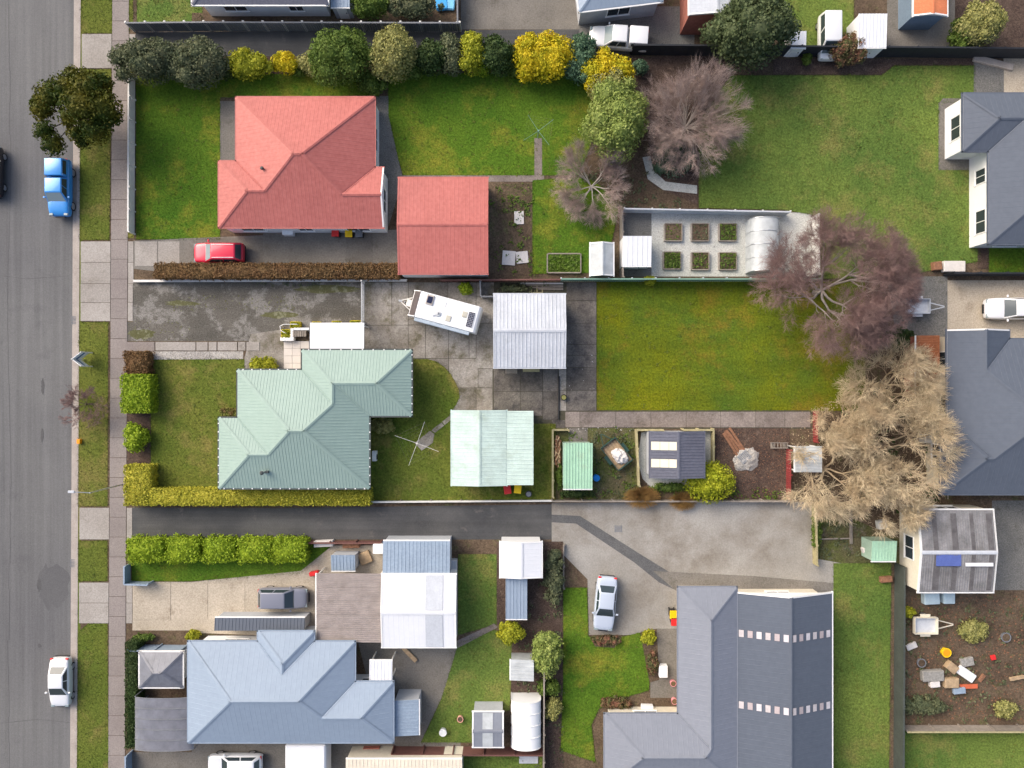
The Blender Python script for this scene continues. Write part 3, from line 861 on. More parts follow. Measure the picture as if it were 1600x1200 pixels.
def shrub(name, label, px0, py0, px1, py1, h, mat, leaf=.15, lumps=9, base=.0, cat='shrub', group=None, lump=(.28,.48), trunk=.05, dens=None, cone=False, main=.74):
    """bounds are the crown's outline in the photo"""
    zc = base+(h-base)*.55
    cx,cy,_ = P((px0+px1)/2,(py0+py1)/2,zc+GZ); k = (HC-zc)/HC/S
    rx,ry = (px1-px0)/2*k,(py1-py0)/2*k
    root = empty(name,(cx,cy,GZ)); tag(root,label,cat,group)
    rz = (h-base)/2; lobes = [((0,0,base+rz),(rx*main,ry*main,rz*.92))]
    for i in range(lumps):
        a = 2*math.pi*(i+R.uniform(-.35,.35))/lumps*(1 if i < lumps*.62 else 2.63); e = R.uniform(-.1,.5) if i < lumps*.62 else R.uniform(.6,1.3)
        q = R.uniform(*lump)*R.choice((.7,1,1,1.2)); rr = min(rx,ry)*q; out = R.uniform(.86,1.10)
        d = (max(.05,rx*out-rr)*math.cos(a)*math.cos(e), max(.05,ry*out-rr)*math.sin(a)*math.cos(e), (rz*1.02-rr*.8)*math.sin(e))
        lobes.append(((d[0],d[1],base+rz+d[2]),(rr*R.uniform(.85,1.2),rr*R.uniform(.85,1.2),min(rr,rz)*R.uniform(.8,1.1))))
    if cone:
        lobes = []
        for i in range(7):
            f = i/6; s = 1-.85*f
            for kk in range(max(1,int(7*s))):
                a = R.uniform(0,6.28); q = R.uniform(.75,1)
                lobes.append(((rx*.62*s*math.cos(a)*q,ry*.62*s*math.sin(a)*q,base+(h-base)*(.12+.82*f)),(rx*.42*s+.12,ry*.42*s+.12,h*.13)))
    V,F = foliage(lobes,leaf,dens or 1.7/(leaf*leaf))
    obj('crown', mesh_np('crown',V,F,mat), None, root)
    m = MB(); m.tube((0,0,0),(0,0,max(.15,base+rz)),max(.03,trunk),max(.02,trunk*.6),8)
    for i in range(4):
        a = i*1.57+.4; m.tube((0,0,(base+rz)*.45),(rx*.45*math.cos(a),ry*.45*math.sin(a),base+rz*1.1),trunk*.5,trunk*.25,5)
    m.build('trunk', M['trunk'], root)
    return root
def hedge(name, label, rects, h, mat, leaf=.11, cat='hedge', group=None, wob=.07, dens=None, top=None, bz=0):
    """clipped hedge: rects are the top's outline in the photo"""
    rs = []
    for r in rects:
        a,b = P(r[0],r[3],GZ+h)[:2]; c,d = P(r[2],r[1],GZ+h)[:2]; rs.append((a,b,c,d))
    cx = (min(r[0] for r in rs)+max(r[2] for r in rs))/2; cy = (min(r[1] for r in rs)+max(r[3] for r in rs))/2
    root = empty(name,(cx,cy,GZ)); tag(root,label,cat,group)
    rs = [(a-cx,b-cy,c-cx,d-cy) for a,b,c,d in rs]
    E,cells = rects_edges(rs); dn = dens or 2.0/(leaf*leaf)
    Cs,Ns = [],[]
    for a,b,c,d in cells:
        n = int((c-a)*(d-b)*dn); Cs.append(np.stack([NR.uniform(a,c,n),NR.uniform(b,d,n),np.full(n,h)],1)); Ns.append(np.tile([0,0,1.],(n,1)))
    for (s,c),a,b in E:
        n = int((b-a)*h*dn*.8); u = NR.uniform(a,b,n); z = h*(1-NR.uniform(0,1,n)**1.3)
        o = {'W':(-1,0),'E':(1,0),'S':(0,-1),'N':(0,1)}[s]
        Cs.append(np.stack([np.full(n,c),u,z],1) if s in 'WE' else np.stack([u,np.full(n,c),z],1)); Ns.append(np.tile([o[0],o[1],.3],(n,1)))
    C = np.concatenate(Cs); N = np.concatenate(Ns)
    w = np.sin(C[:,0]*2.3+1)*np.cos(C[:,1]*2.9)+.6*np.sin(C[:,0]*5.1+C[:,1]*4.3+C[:,2]*3)+.5*np.sin(C[:,1]*9+C[:,0]*7.7)
    C = C+N*(w*wob*.5-.03+NR.normal(0,wob*.55,len(C)))[:,None]; C[:,2] = np.maximum(C[:,2],.05)
    V,F = quads_leaf(C,N,leaf,1.4,.8)
    m = MB(); g = .12
    for a,b,c,d in rs: 
        m.box(a+g,b+g,.02,c-g,d-g,h-g+R.uniform(-.01,0))
    b0 = len(V); V = np.concatenate([V,np.array(m.V)]); F = np.concatenate([F,np.array(m.F)+b0])
    obj('crown', mesh_np('crown',V,F,mat), None, root)
    st = MB(); 
    for a,b,c,d in rs:
        n = max(1,int(max(c-a,d-b)/1.2))
        for i in range(n):
            x,y = (a+(c-a)*(i+.5)/n,(b+d)/2) if c-a > d-b else ((a+c)/2,b+(d-b)*(i+.5)/n)
            st.tube((x,y,0),(x,y,h*.6),.035,.02,5)
    st.build('stem', M['trunk'], root)
    return root
def tubes_np(seg, n=3):
    A = np.array([s[0] for s in seg]); B = np.array([s[1] for s in seg]); r0 = np.array([s[2] for s in seg]); r1 = np.array([s[3] for s in seg])
    D = B-A; D /= np.linalg.norm(D,axis=1)[:,None]+1e-9
    ref = np.where(np.abs(D[:,2:3])<.9,np.array([[0,0,1.]]),np.array([[1.,0,0]]))
    U = np.cross(D,ref); U /= np.linalg.norm(U,axis=1)[:,None]; W = np.cross(D,U)
    V = np.empty((len(seg),2*n,3))
    for k in range(n):
        a = 2*math.pi*k/n; o = U*math.cos(a)+W*math.sin(a)
        V[:,k] = A+o*r0[:,None]; V[:,n+k] = B+o*r1[:,None]
    b = (np.arange(len(seg))*2*n)[:,None]
    F = np.concatenate([b+np.array([[k,(k+1)%n,n+(k+1)%n,n+k]]) for k in range(n)],0)
    return V.reshape(-1,3),F
def bare_tree(name, label, px, py, rad_px, h, limb, twig, nlimb=8, depth=4, twr=.011, seed=1, trunk_h=1.2, trunk_r=.2, lean=(0,0), cat='tree', up=.55, spread=1.0, tipn=3, thick=1.0, wig=.16, tl0=(.07,.16), taper=(.5,.68), boughs=0):
    rr = random.Random(seed)
    zc = h*.6; cx,cy,_ = P(px,py,zc); k = (HC-zc)/HC/S; rad = rad_px*k
    root = empty(name,(cx,cy,GZ)); tag(root,label,cat)
    big,small = [],[]
    ell = lambda p: (p[0]/rad)**2+(p[1]/rad)**2+((p[2]-h*.45)/(h*.6))**2
    def grow(p,d,ln,r,lv):
        n = 3; q = p
        for i in range(n):
            d = (d+Vector((rr.gauss(0,wig),rr.gauss(0,wig),rr.gauss(.02,wig*.7)))).normalized()
            e = q+d*ln/n
            if ell(e) > 1.12: return
            r2 = r*(1-.22)
            (big if r > .014*thick else small).append((tuple(q),tuple(e),r,r2)); q = e; r = r2
            if lv > 0:
                for c in range(1 if i < n-1 else 2):
                    ax = Vector((rr.gauss(0,1),rr.gauss(0,1),rr.gauss(0,.7)))
                    nd_ = (d+ax.normalized()*rr.uniform(.45,.9)*spread).normalized()
                    grow(q,nd_,ln*rr.uniform(.58,.8),r*rr.uniform(*taper),lv-1)
            else:
                for c in range(tipn):
                    nd_ = (d+Vector((rr.gauss(0,.5),rr.gauss(0,.5),rr.gauss(.1,.4)))).normalized()
                    tl = rad*rr.uniform(*tl0); m = q+nd_*tl*.5; e2 = m+(nd_+Vector((rr.gauss(0,.2),rr.gauss(0,.2),.15))).normalized()*tl*.5
                    small.append((tuple(q),tuple(m),twr,twr*.8)); small.append((tuple(m),tuple(e2),twr*.8,twr*.35))
    top = Vector((lean[0],lean[1],trunk_h))
    tr = MB().tube((0,0,-.05),(top.x*.5,top.y*.5,trunk_h*.5),trunk_r*1.2,trunk_r*1.02,10).tube((top.x*.5,top.y*.5,trunk_h*.48),tuple(top),trunk_r*1.02,trunk_r*.9,10)
    tips = [top]
    if boughs:
        tips = []
        for i in range(boughs):
            a = 2*math.pi*(i+rr.uniform(-.3,.3))/boughs; q = top
            for k in range(3):
                e = q+Vector((math.cos(a),math.sin(a),rr.uniform(.5,1.0)))*rad*rr.uniform(.07,.13)+Vector((rr.gauss(0,.15),rr.gauss(0,.15),0))
                big.append((tuple(q),tuple(e),trunk_r*(.62-.08*k),trunk_r*(.54-.08*k))); q = e
            tips.append(q)
    for i in range(nlimb):
        o_ = tips[i%len(tips)]
        a = 2*math.pi*(i+rr.uniform(-.3,.3))/nlimb
        if boughs: a = math.atan2(o_.y,o_.x)+rr.uniform(-1.3,1.3)
        e = rr.uniform(.25,.9)*up*1.6
        d = Vector((math.cos(a)*math.cos(e),math.sin(a)*math.cos(e),math.sin(e)))
        grow(o_-(Vector((0,0,rr.uniform(0,.25*trunk_h))) if not boughs else Vector((0,0,0))),d,rad*rr.uniform(.34,.5 if boughs else .6),trunk_r*rr.uniform(.3,.45),depth)
    tr.build('trunk', limb, root)
    V,F = tubes_np(big,5); obj('limb', mesh_np('limb',V,F,limb,True), None, root)
    V,F = tubes_np(small,3); obj('crown', mesh_np('crown',V,F,twig), None, root)
    return root
def willow(name, label, px, py, rad_px, h, seed, nst=60, ntw=60, cat='tree', group=None, ecc=1.0):
    """many-stemmed coppiced tree, feathery tan shoots in loose sprays"""
    rr = np.random.default_rng(seed); zc = h*.6
    cx,cy,_ = P(px,py,zc); rad = rad_px*(HC-zc)/HC/S
    root = empty(name,(cx,cy,GZ)); tag(root,label,cat,group)
    big,small = [],[]
    MB().tube((0,0,-.05),(0,0,.9),.28,.22,10).build('trunk', M['tan_limb'], root)
    for i in range(nst):
        a = rr.uniform(0,6.283); f = math.sqrt(rr.uniform(0.0,1)); e = Vector((math.cos(a)*f*rad*.86*ecc,math.sin(a)*f*rad*.86,h*(.42+.5*math.sqrt(max(0,1-f*f)))*rr.uniform(.72,1.1)))
        p = Vector((math.cos(a)*.12,math.sin(a)*.12,.8)); m = p.lerp(e,.62)+Vector((rr.normal(0,.3),rr.normal(0,.3),.06*h))
        big.append((tuple(p),tuple(m),.045,.03)); big.append((tuple(m),tuple(e),.03,.012))
        ax = Vector((math.cos(a)*f,math.sin(a)*f,.35))*.55+Vector((rr.normal(0,.55),rr.normal(0,.55),rr.normal(.2,.2)))
        for k in range(ntw):
            u = rr.uniform(.35,1.05); s = m.lerp(e,u)
            d = (ax+Vector((rr.normal(0,.38),rr.normal(0,.38),rr.normal(.1,.3)))).normalized()
            l = rr.uniform(.45,1.25); q = s+d*l*.55; d2 = (d+Vector((rr.normal(0,.3),rr.normal(0,.3),rr.normal(.05,.2)))).normalized(); t_ = q+d2*l*.45
            small.append((tuple(s),tuple(q),.013,.011)); small.append((tuple(q),tuple(t_),.011,.006))
    V,F = tubes_np(big,5); obj('limb', mesh_np('limb',V,F,M['tan_limb'],True), None, root)
    V,F = tubes_np(small,3); obj('crown', mesh_np('crown',V,F,M['tan_twig']), None, root)
    return root
def tussock(name, label, px, py, rx, ry, h, mat, n=2600, cat='grass', group=None):
    cx,cy,_ = P(px,py,GZ+h*.5); k = 1/S
    root = empty(name,(cx,cy,GZ)); tag(root,label,cat,group)
    seg = []
    for i in range(n):
        a = R.uniform(0,6.283); f = math.sqrt(R.random()); 
        p = (math.cos(a)*f*rx*k*.45,math.sin(a)*f*ry*k*.45,0.02); e = R.uniform(.75,1.1)
        q = (math.cos(a)*f*rx*k*.75,math.sin(a)*f*ry*k*.75,h*.65*e*(1-.3*f)); t_ = (math.cos(a)*f*rx*k*1.05+R.gauss(0,.06),math.sin(a)*f*ry*k*1.05+R.gauss(0,.06),h*e*(1-.45*f))
        seg += [(p,q,.010,.009),(q,t_,.009,.004)]
    V,F = tubes_np(seg,3); obj('blades', mesh_np('blades',V,F,mat), None, root)
    MB().tube((0,0,0),(0,0,.2),min(rx,ry)*k*.5,min(rx,ry)*k*.3,10).build('base', M['trunk'], root)
    return root
# ================================================================== THE SETTING
def rect(x0,y0,x1,y1): return [(x0,y0),(x1,y0),(x1,y1),(x0,y1)]
tr = obj('terrain', mesh('terrain',[(-1500,-1500,-.06),(1500,-1500,-.06),(1500,1500,-.06),(-1500,1500,-.06)],[(0,1,2,3)],M['verge'])); tr['kind'] = 'structure'
kx = lambda y: 122.5-6.0*y/1200.0          # kerb line in the photo
ya,yb = -700,1900
rd = obj('road', mesh('road',[P(-170,ya)[:2]+(0,),P(-170,yb)[:2]+(0,),P(kx(yb),yb)[:2]+(0,),P(kx(ya),ya)[:2]+(0,)],[(0,1,2,3)],M['asphalt'])); rd['kind'] = 'structure'
sec = MB().prism([P(kx(ya)+5,ya)[:2],P(2300,ya)[:2],P(2300,yb)[:2],P(kx(yb)+5,yb)[:2]],-.055,GZ-.004).build('ground', M['verge']); sec['kind'] = 'structure'
soil = obj('soil', mesh('soil',[P(kx(1280)+8,1280,GZ),P(1690,1280,GZ),P(1690,-85,GZ),P(kx(-85)+8,-85,GZ)],[(0,1,2,3)],M['soil'])); soil['kind'] = 'structure'
far = MB().prism([P(-1400,ya)[:2],P(-180,ya)[:2],P(-180,yb)[:2],P(-1400,yb)[:2]],-.055,GZ).build('ground', M['verge']); far['kind'] = 'structure'
kr = empty('kerb',(0,0,0)); kr['kind'] = 'structure'
for y in range(-60,1270,60):
    a,b = P(kx(y),y),P(kx(y+60),y+60)
    MB().prism([a[:2],(a[0]+.26,a[1]),(b[0]+.26,b[1]+.02),(b[0],b[1]+.02)],-.05,GZ+.012).build('kerbstone', M['kerb'], kr)
ch = MB().prism([P(kx(-60)-7,-60)[:2],P(kx(-60)-.2,-60)[:2],P(kx(1260)-.2,1260)[:2],P(kx(1260)-7,1260)[:2]],-.05,.006).build('gutter_channel', M['kerb'], kr)

G1 = 110
# verges, crossings and footpath
for pts in ([(128,-60),(176,-60),(175,52),(127,52)],[(126,108),(174,108),(171,375),(124,375)],[(124,503),(169,503),(168,791),(122,791)],
            [(123,845),(168,845),(168,908),(123,908)],[(122,988),(138,974),(168,974),(170,1260),(121,1260)]):
    patch('verge', pts, M['verge'], grass=G1)
for pts in ([(200,108),(209,108),(209,372),(198,372)],[(202,-60),(208,-60),(208,36),(201,50)]): patch('verge', pts, M['verge'], grass=G1)
fp = empty('footpath',(0,0,0)); fp['kind'] = 'structure'
y = -60.0; i = 0
while y < 1260:
    st = 31 if not 500 < y < 520 else 36
    xm = 175.5-6.5*(y+st/2)/1200
    slabs(fp,'paving_slab',[(xm,y,xm+26.5,y+st)],M['footpath'],GZ+.03); y += st
def crossing(y0,y1,rows,x0=None,x1=207):
    c = empty('driveway_crossing',(0,0,0)); c['kind'] = 'structure'; x0 = x0 or kx(y0)+5.5
    for k in range(rows):
        a,b = y0+(y1-y0)*k/rows,y0+(y1-y0)*(k+1)/rows; xm = 175.5-6.5*a/1200
        slabs(c,'concrete_slab',[(x0,a,xm-.3,b),(xm+26.8,a,x1,b)],M['concrete'],GZ+.028)
crossing(53,107,1,x1=212); crossing(377,443,2,x1=209); crossing(443,502,2,x1=208); crossing(793,843,1); crossing(910,974,2)

# northern neighbours
patch('lawn', rect(214,-80,316,40), M['lawn_mid'], grass=G1)
patch('driveway', [(212,50),(905,46),(905,92),(212,92)], M['lane'])
patch('yard', rect(720,-80,905,46), M['drive_brown'])
patch('yard', [(905,10),(1085,10),(1085,84),(905,84)], M['gravel_dark'])
patch('garden_bed', rect(300,20,520,36), M['soil'])
patch('lawn', [(1200,-80),(1334,-80),(1334,84),(1225,84)], M['lawn_mid'], grass=G1)
patch('yard', rect(1386,-60,1492,82), M['drive_brown'])
patch('garden_bed', rect(1492,-60,1660,85), M['bark'])
# red-roofed property
patch('garden_bed', rect(212,88,1010,120), M['bark'])
patch('lawn', [(213,116),(592,116),(592,150),(344,152),(344,374),(213,374)], M['lawn_deep'], grass=G1)
patch('lawn', [(607,116),(760,114),(918,120),(935,200),(918,240),(905,274),(630,274),(622,246),(607,180)], M['lawn_deep'], grass=G1)
patch('path', rect(344,158,372,255), M['drive_brown'])
patch('path', [(588,150),(607,150),(607,180),(622,248),(630,280),(605,360),(588,360)], M['gravel_dark'])
rdv = empty('driveway',(0,0,0)); rdv['kind'] = 'structure'
patch('driveway_bed', [(209,376),(640,358),(640,412),(244,424),(209,420)], M['drive_brown'])
slabs(rdv,'concrete_slab',[(211,377,246,416,M['concrete']),(247,377,281,414,M['concrete'])]+[(282+43*k,372-10*(k>2),282+43*(k+1),411) for k in range(8)],M['drive_brown'],GZ+.03)
patch('path', rect(628,274,850,284), M['path'])
patch('path', rect(835,216,847,276), M['path'])
patch('lawn', rect(778,288,828,332), M['lawn_mid'], grass=G1)
patch('garden_bed', rect(765,286,832,434), M['soil'])
patch('lawn', [(832,282),(900,276),(965,290),(966,330),(954,385),(930,426),(832,428)], M['lawn_deep'], grass=G1)
patch('garden_bed', [(900,262),(1014,250),(1016,300),(1090,322),(1090,330),(968,330),(950,300)], M['soil'])
patch('garden_bed', [(985,90),(1150,84),(1142,120),(1092,190),(1090,320),(1020,290),(1012,200),(985,150)], M['bark'])
patch('path', [(1004,246),(1016,244),(1022,268),(1040,284),(1089,290),(1089,303),(1036,297),(1012,280)], M['pale_gravel'])
patch('yard', rect(968,330,1020,432), M['gravel_dark'])
patch('yard', rect(1018,332,1268,432), M['pale_gravel'])
scatter('gravel','pale loose gravel between the square garden beds','gravel',rect(1020,334,1180,430),14,.10,M['gravel'])
# big neighbouring lawn on the right
patch('lawn', [(1092,190),(1142,118),(1378,118),(1397,103),(1522,103),(1522,160),(1466,160),(1466,266),(1526,266),(1530,408),(1405,432),(1272,436),(1272,336),(1225,328),(1092,325)], M['lawn_mid'], grass=G1)
patch('garden_bed', [(1208,92),(1520,92),(1520,102),(1396,102),(1377,117),(1208,117)], M['bark'])
patch('path', [(1466,162),(1473,154),(1520,154),(1560,154),(1560,266),(1466,266)], M['drive_brown'])
patch('driveway', rect(1521,96,1568,146), M['gravel_dark'])
patch('driveway', rect(1568,90,1700,146), M['tan_concrete'])
patch('garden_bed', rect(1527,270,1548,420), M['bark'])
patch('lawn', rect(1545,384,1680,428), M['lawn_deep'], grass=G1)
patch('driveway', rect(1480,438,1680,532), M['tan_concrete'])
patch('yard', [(1385,432),(1480,432),(1480,526),(1400,526)], M['gravel_dark'])
patch('path', rect(1462,526,1482,780), M['tan_concrete'])
# main section
patch('driveway', [(208,441),(567,441),(567,512),(445,522),(392,522),(392,533),(196,533),(196,503),(208,503)], M['old_drive'])
patch('driveway_edge', [(392,522),(446,514),(446,580),(376,580),(384,552)], M['slab'])
def blob(cx,cy,rx,ry,seed,n=26,j=.25):
    rr = random.Random(seed); return [(cx+rx*math.cos(6.283*k/n)*(1+rr.uniform(-j,j)),cy+ry*math.sin(6.283*k/n)*(1+rr.uniform(-j,j))) for k in range(n)]
patch('moss', blob(510,452,52,6,2), M['moss']); patch('moss', blob(222,522,20,8,3), M['moss']); patch('moss', blob(440,492,30,5,4), M['moss']); patch('moss', blob(285,474,26,4,5), M['moss'])
scatter('lichen','pale crusts and tufts of lichen along the old driveway','lichen',rect(270,462,480,486),10,.16,M['moss'],h=.15)
scatter('lichen','pale crusts of lichen by the footpath end of the driveway','lichen',rect(200,500,300,533),9,.14,M['moss'],h=.15)
dve = empty('path',(0,0,0)); dve['kind'] = 'structure'
slabs(dve,'paving_slab',[(196,534,242,549,M['footpath']),(243,534,306,548),(307,534,325,548),(326,534,339,548),(340,534,371,548),(372,534,384,548),(385,534,406,548)],M['concrete'])
patch('gravel_strip', [(232,549),(380,549),(380,562),(232,562)], M['gravel'])
scatter('gravel','coarse pebbles in the strip beside the front lawn','gravel',rect(232,549,380,562),60,.07,M['gravel'])
patch('lawn', [(234,562),(382,561),(382,652),(343,655),(343,764),(236,764)], M['lawn_olive'], grass=G1)
patch('garden_bed', [(190,560),(236,560),(236,764),(194,764)], M['bark'])
patch('lawn', [(570,562),(643,561),(668,561),(682,565),(694,573),(704,584),(712,598),(717,610),(718,621),(713,632),(704,645),(700,655),(712,662),(868,662),(868,782),(570,782)], M['lawn_olive'], z=GZ+.05, grass=G1)
patch('lawn', [(932,440),(1352,440),(1352,642),(932,642)], M['lawn_bright'], grass=G1)
yd = empty('concrete_yard',(0,0,0)); yd['kind'] = 'structure'
patch('yard_bed', [(568,441),(932,441),(932,642),(884,660),(884,668),(640,668),(640,560),(568,560)], M['joint'])
slabs(yd,'concrete_slab',[(570,441,612,508),(612,441,638,508),(638,441,700,508),(700,441,744,508),(744,441,772,464),(744,464,772,505),(570,508,638,560),(638,508,665,560),(665,508,701,560),
  (701,508,733,560),(733,508,744,560),(744,505,772,576),(640,560,701,606),(701,560,747,606),(747,576,770,606),(680,606,744,662),(744,606,770,662)],M['slab'],gap=.04)
slabs(yd,'concrete_slab',[(771,576,813,612),(813,576,848,612),(848,576,872,612),(771,612,813,650),(813,612,848,650),(848,612,872,656)],M['slab_dark'],gap=.04)
slabs(yd,'concrete_slab',[(885,441,932,470),(885,470,932,505),(885,505,932,538),(885,538,932,555),(885,555,932,574),(885,574,932,610),(885,610,932,642)],M['slab_dark'],gap=.04)
slabs(yd,'concrete_slab',[(873,576,885,610,M['slab']),(873,610,885,642,M['slab']),(772,577,772.5,578)][:2],M['slab'])
patch('path_bed', [(862,641),(1268,641),(1268,670),(862,670)], M['joint'])
pth = empty('path',(0,0,0)); pth['kind'] = 'structure'
slabs(pth,'paving_slab',[(862,656,883,669,M['slab_dark']),(883,643,906,668),(906,643,962,668),(962,643,1017,668),(1017,643,1072,668),(1072,643,1126,668),(1126,643,1180,668),(1180,643,1226,668),(1226,643,1266,668)],M['path'])
patch('garden_bed', rect(840,668,868,780), M['weeds'])
patch('garden_bed', [(868,669),(998,669),(998,782),(868,782)], M['weeds'])
patch('gravel_pad', [(1002,676),(1016,673),(1112,673),(1110,764),(1020,764),(1004,748),(996,720)], M['pale_gravel'])
patch('garden_bed', rect(1112,669,1234,780), M['bark'])
patch('garden_bed', [(1272,660),(1340,644),(1352,600),(1352,545),(1480,540),(1480,800),(1420,850),(1234,784),(1234,672),(1272,672)], M['soil'])
patch('slab_path', [(888,669),(918,669),(918,692),(888,692)], M['slab_dark'])
scatter('bark_chips','dark bark chips and dead leaves round the ash heap','mulch',rect(1112,670,1232,778),36,.10,M['rot_wood'])
scatter('pebbles','pale pebbles scattered over the weedy plot','pebbles',rect(926,672,992,776),12,.08,M['stone'])
scatter('gravel','grey stone chips around the dark blue shed','gravel',[(1002,676),(1016,673),(1016,764),(1004,748),(996,720)],50,.08,M['pale_gravel'])
scatter('leaf_litter','fallen leaves and twigs beneath the tan trees','leaves',[(1236,650),(1470,560),(1470,800),(1420,840),(1236,780)],22,.12,M['tan_limb'])
scatter('leaf_litter','dead leaves in the strip beside the pale green garage','leaves',rect(848,690,866,776),60,.09,M['rot_wood'])
# southern neighbours
patch('driveway', [(206,793),(430,794),(862,788),(862,843),(206,843)], M['lane'])
patch('yard', [(862,786),(1270,784),(1270,872),(1316,880),(1316,926),(1062,928),(1062,992),(920,992),(918,905),(862,848)], M['grey_concrete'])
patch('tar_strip', [(862,804),(906,806),(1004,868),(1040,890),(1062,905),(1062,925),(1030,910),(990,878),(900,818),(862,816)], M['tar'])
patch('tar_strip', [(1020,892),(1180,900),(1316,912),(1316,926),(1062,928)], M['drive_brown'])
patch('lawn', [(206,848),(522,848),(470,895),(300,908),(206,908)], M['lawn_deep'], grass=G1)
sdv = empty('driveway',(0,0,0)); sdv['kind'] = 'structure'
patch('driveway_bed', [(207,909),(300,909),(470,892),(520,852),(600,852),(600,1000),(207,985)], M['tan_concrete'])
slabs(sdv,'concrete_slab',[(209+58*k,911,209+58*(k+1),968) for k in range(5)],M['tan_concrete'],GZ+.03)
patch('yard', [(560,1005),(720,1005),(700,1060),(690,1090),(655,1165),(600,1165)], M['drive_brown'])
patch('lawn', [(716,866),(776,866),(776,975),(716,992)], M['lawn_mid'], grass=G1)
patch('lawn', [(716,1006),(772,984),(800,990),(800,1040),(796,1110),(740,1112),(738,1160),(658,1160),(690,1092)], M['lawn_mid'], grass=G1)
patch('path', [(712,1002),(772,974),(778,980),(716,1012)], M['path'])
patch('garden_bed', [(776,846),(880,846),(880,1200),(796,1200),(800,990),(776,975)], M['bark'])
patch('lawn', [(880,918),(917,918),(919,994),(976,994),(1000,988),(1014,1050),(1014,1078),(974,1090),(936,1106),(924,1132),(930,1190),(876,1172),(880,1060)], M['lawn_deep'], grass=G1)
patch('garden_bed', [(919,992),(974,992),(960,1012),(930,1010)], M['soil'])
patch('garden_bed', [(1000,988),(1026,982),(1030,1062),(1014,1064)], M['soil'])
patch('garden_bed', [(926,1132),(940,1106),(976,1090),(1062,1090),(1062,1118),(946,1118),(946,1240),(932,1200)], M['soil'])
patch('path', [(1026,982),(1062,982),(1062,1090),(1016,1090),(1016,1066),(1030,1062)], M['drive_brown'])
patch('lawn', [(1302,880),(1392,880),(1388,1260),(1302,1260)], M['lawn_mid'], grass=G1)
patch('yard', [(1270,782),(1420,850),(1412,880),(1316,880),(1270,872)], M['weeds'])
patch('yard', rect(1402,900,1680,1128), M['soil'])
scatter('clods','clods, chips and weeds on the brown yard','clods',rect(1406,930,1600,1126),9,.16,M['rot_wood'],h=.3)
patch('yard', rect(1550,782,1680,922), M['gravel_dark'])
patch('lawn', rect(1408,1138,1680,1260), M['lawn_mid'], grass=G1)
patch('yard', [(206,1160),(720,1160),(720,1260),(206,1260)], M['drive_brown'])
patch('lawn', rect(715,1172,848,1260), M['lawn_mid'], grass=G1)
patch('garden_bed', rect(204,985,300,1175), M['soil'])

# ================================================================== BUILDINGS
redh = None
green = building('house','pale green hipped-roof house behind the L-shaped lime hedge','house',
    [(371,578,577,763),(472,547,643,650),(472,547,577,763),(342,653,577,763),(371,578,643,650)],2.8,.42,M['green_roof'],M['cream_wall'],rib=.25,ribh=.016,gutter='gutter_dark')
# green garage: gable plus flat lean-to
garage = building('garage','pale green garage with faded three-band roof beside the clothesline','garage',[(706,642,791,758,'NS')],2.7,.16,M['garage_green'],M['green_wall'],oh=.1,rib=.3,ribh=.016,gutter='roof',barge=M['garage_green'],garage=('N',-.3,2.6,2.1))
def lean_to(root, r, zh, zl, mat, wallm):
    x0,y0 = P(r[0],r[3],zh)[:2]; x1,y1 = P(r[2],r[1],zh)[:2]
    ox,oy = root.location.x,root.location.y; b = MB()
    a,c,e,g = x0-ox,y0-oy,x1-ox,y1-oy
    b.add([(a,c,zh-GZ),(e,c,zl-GZ),(e,g,zl-GZ),(a,g,zh-GZ)],[(0,1,2,3)])
    k = c+.2
    while k < g:
        b.add([(a,k-.035,zh-GZ-.003),(a,k,zh-GZ+.025),(a,k+.035,zh-GZ-.003),(e,k-.035,zl-GZ-.003),(e,k,zl-GZ+.025),(e,k+.035,zl-GZ-.003)],[(0,1,4,3)[::-1],(1,2,5,4)[::-1]]); k += .3
    b.build('lean_to_roof', mat, root)
    MB().add([(e-.1,c+.1,0),(e-.1,g-.1,0),(e-.1,g-.1,zl-GZ-.02),(e-.1,c+.1,zl-GZ-.02),(a,c+.1,0),(a,c+.1,zh-GZ-.02),(a,g-.1,0),(a,g-.1,zh-GZ-.02)],[(0,1,2,3),(4,0,3,5),(1,6,7,2)]).build('lean_to_wall', wallm, root)
lean_to(garage,(791.6,642,833.5,758),2.68,2.66,M['garage_green'],M['green_wall'])
shed = building('workshop','light zinc gable-roofed workshop beside the caravan','shed',[(772,460,883,574,'WE')],2.9,.2,M['zinc'],M['grey_wall'],oh=.12,rib=.3,ribh=.03,gutter='roof',barge=M['zinc'],garage=('S',-.8,2.4,2.1))
mono('garden_shed','small mint green ribbed shed between the garage and the blue barrel','shed',(880,692,926,764),2.4,2.15,'S',M['shed_green'],M['green_wall'],rib=.24,ribh=.035,oh=.08)
dk = building('garden_shed','charcoal gable shed with two cream skylight bands','shed',[(1016,675,1100,746,'NS')],2.5,.22,M['dark_roof'],M['grey_wall'],oh=.08,rib=.24,ribh=.03,win=False,gutter='roof',barge=M['dark_roof'])
for y0,y1 in ((690,703),(717,730)):
    for k in range(3):
        xa,xb = 1017.5+13.3*k,1017.5+13.3*(k+1)-.5
        ox,oy = dk.location.x,dk.location.y
        a,d = P(xa,y1,2.55)[:2]; c,e = P(xb,y0,2.55)[:2]; a-=ox;c-=ox;d-=oy;e-=oy
        x_e = P(1016,700,2.5)[0]-ox; zf = lambda x: 2.5-GZ+.22*(x-x_e)+.04
        MB().add([(a,d,zf(a)),(c,d,zf(c)),(c,e,zf(c)),(a,e,zf(a))],[(0,1,2,3)]).build('skylight_panel', M['skylight'], dk)
mono('porch_roof','flat white porch roof on the north side of the green house','porch',(484,506,569,548),2.62,2.55,'N',M['white_roof'],None,rib=0,panels=1)
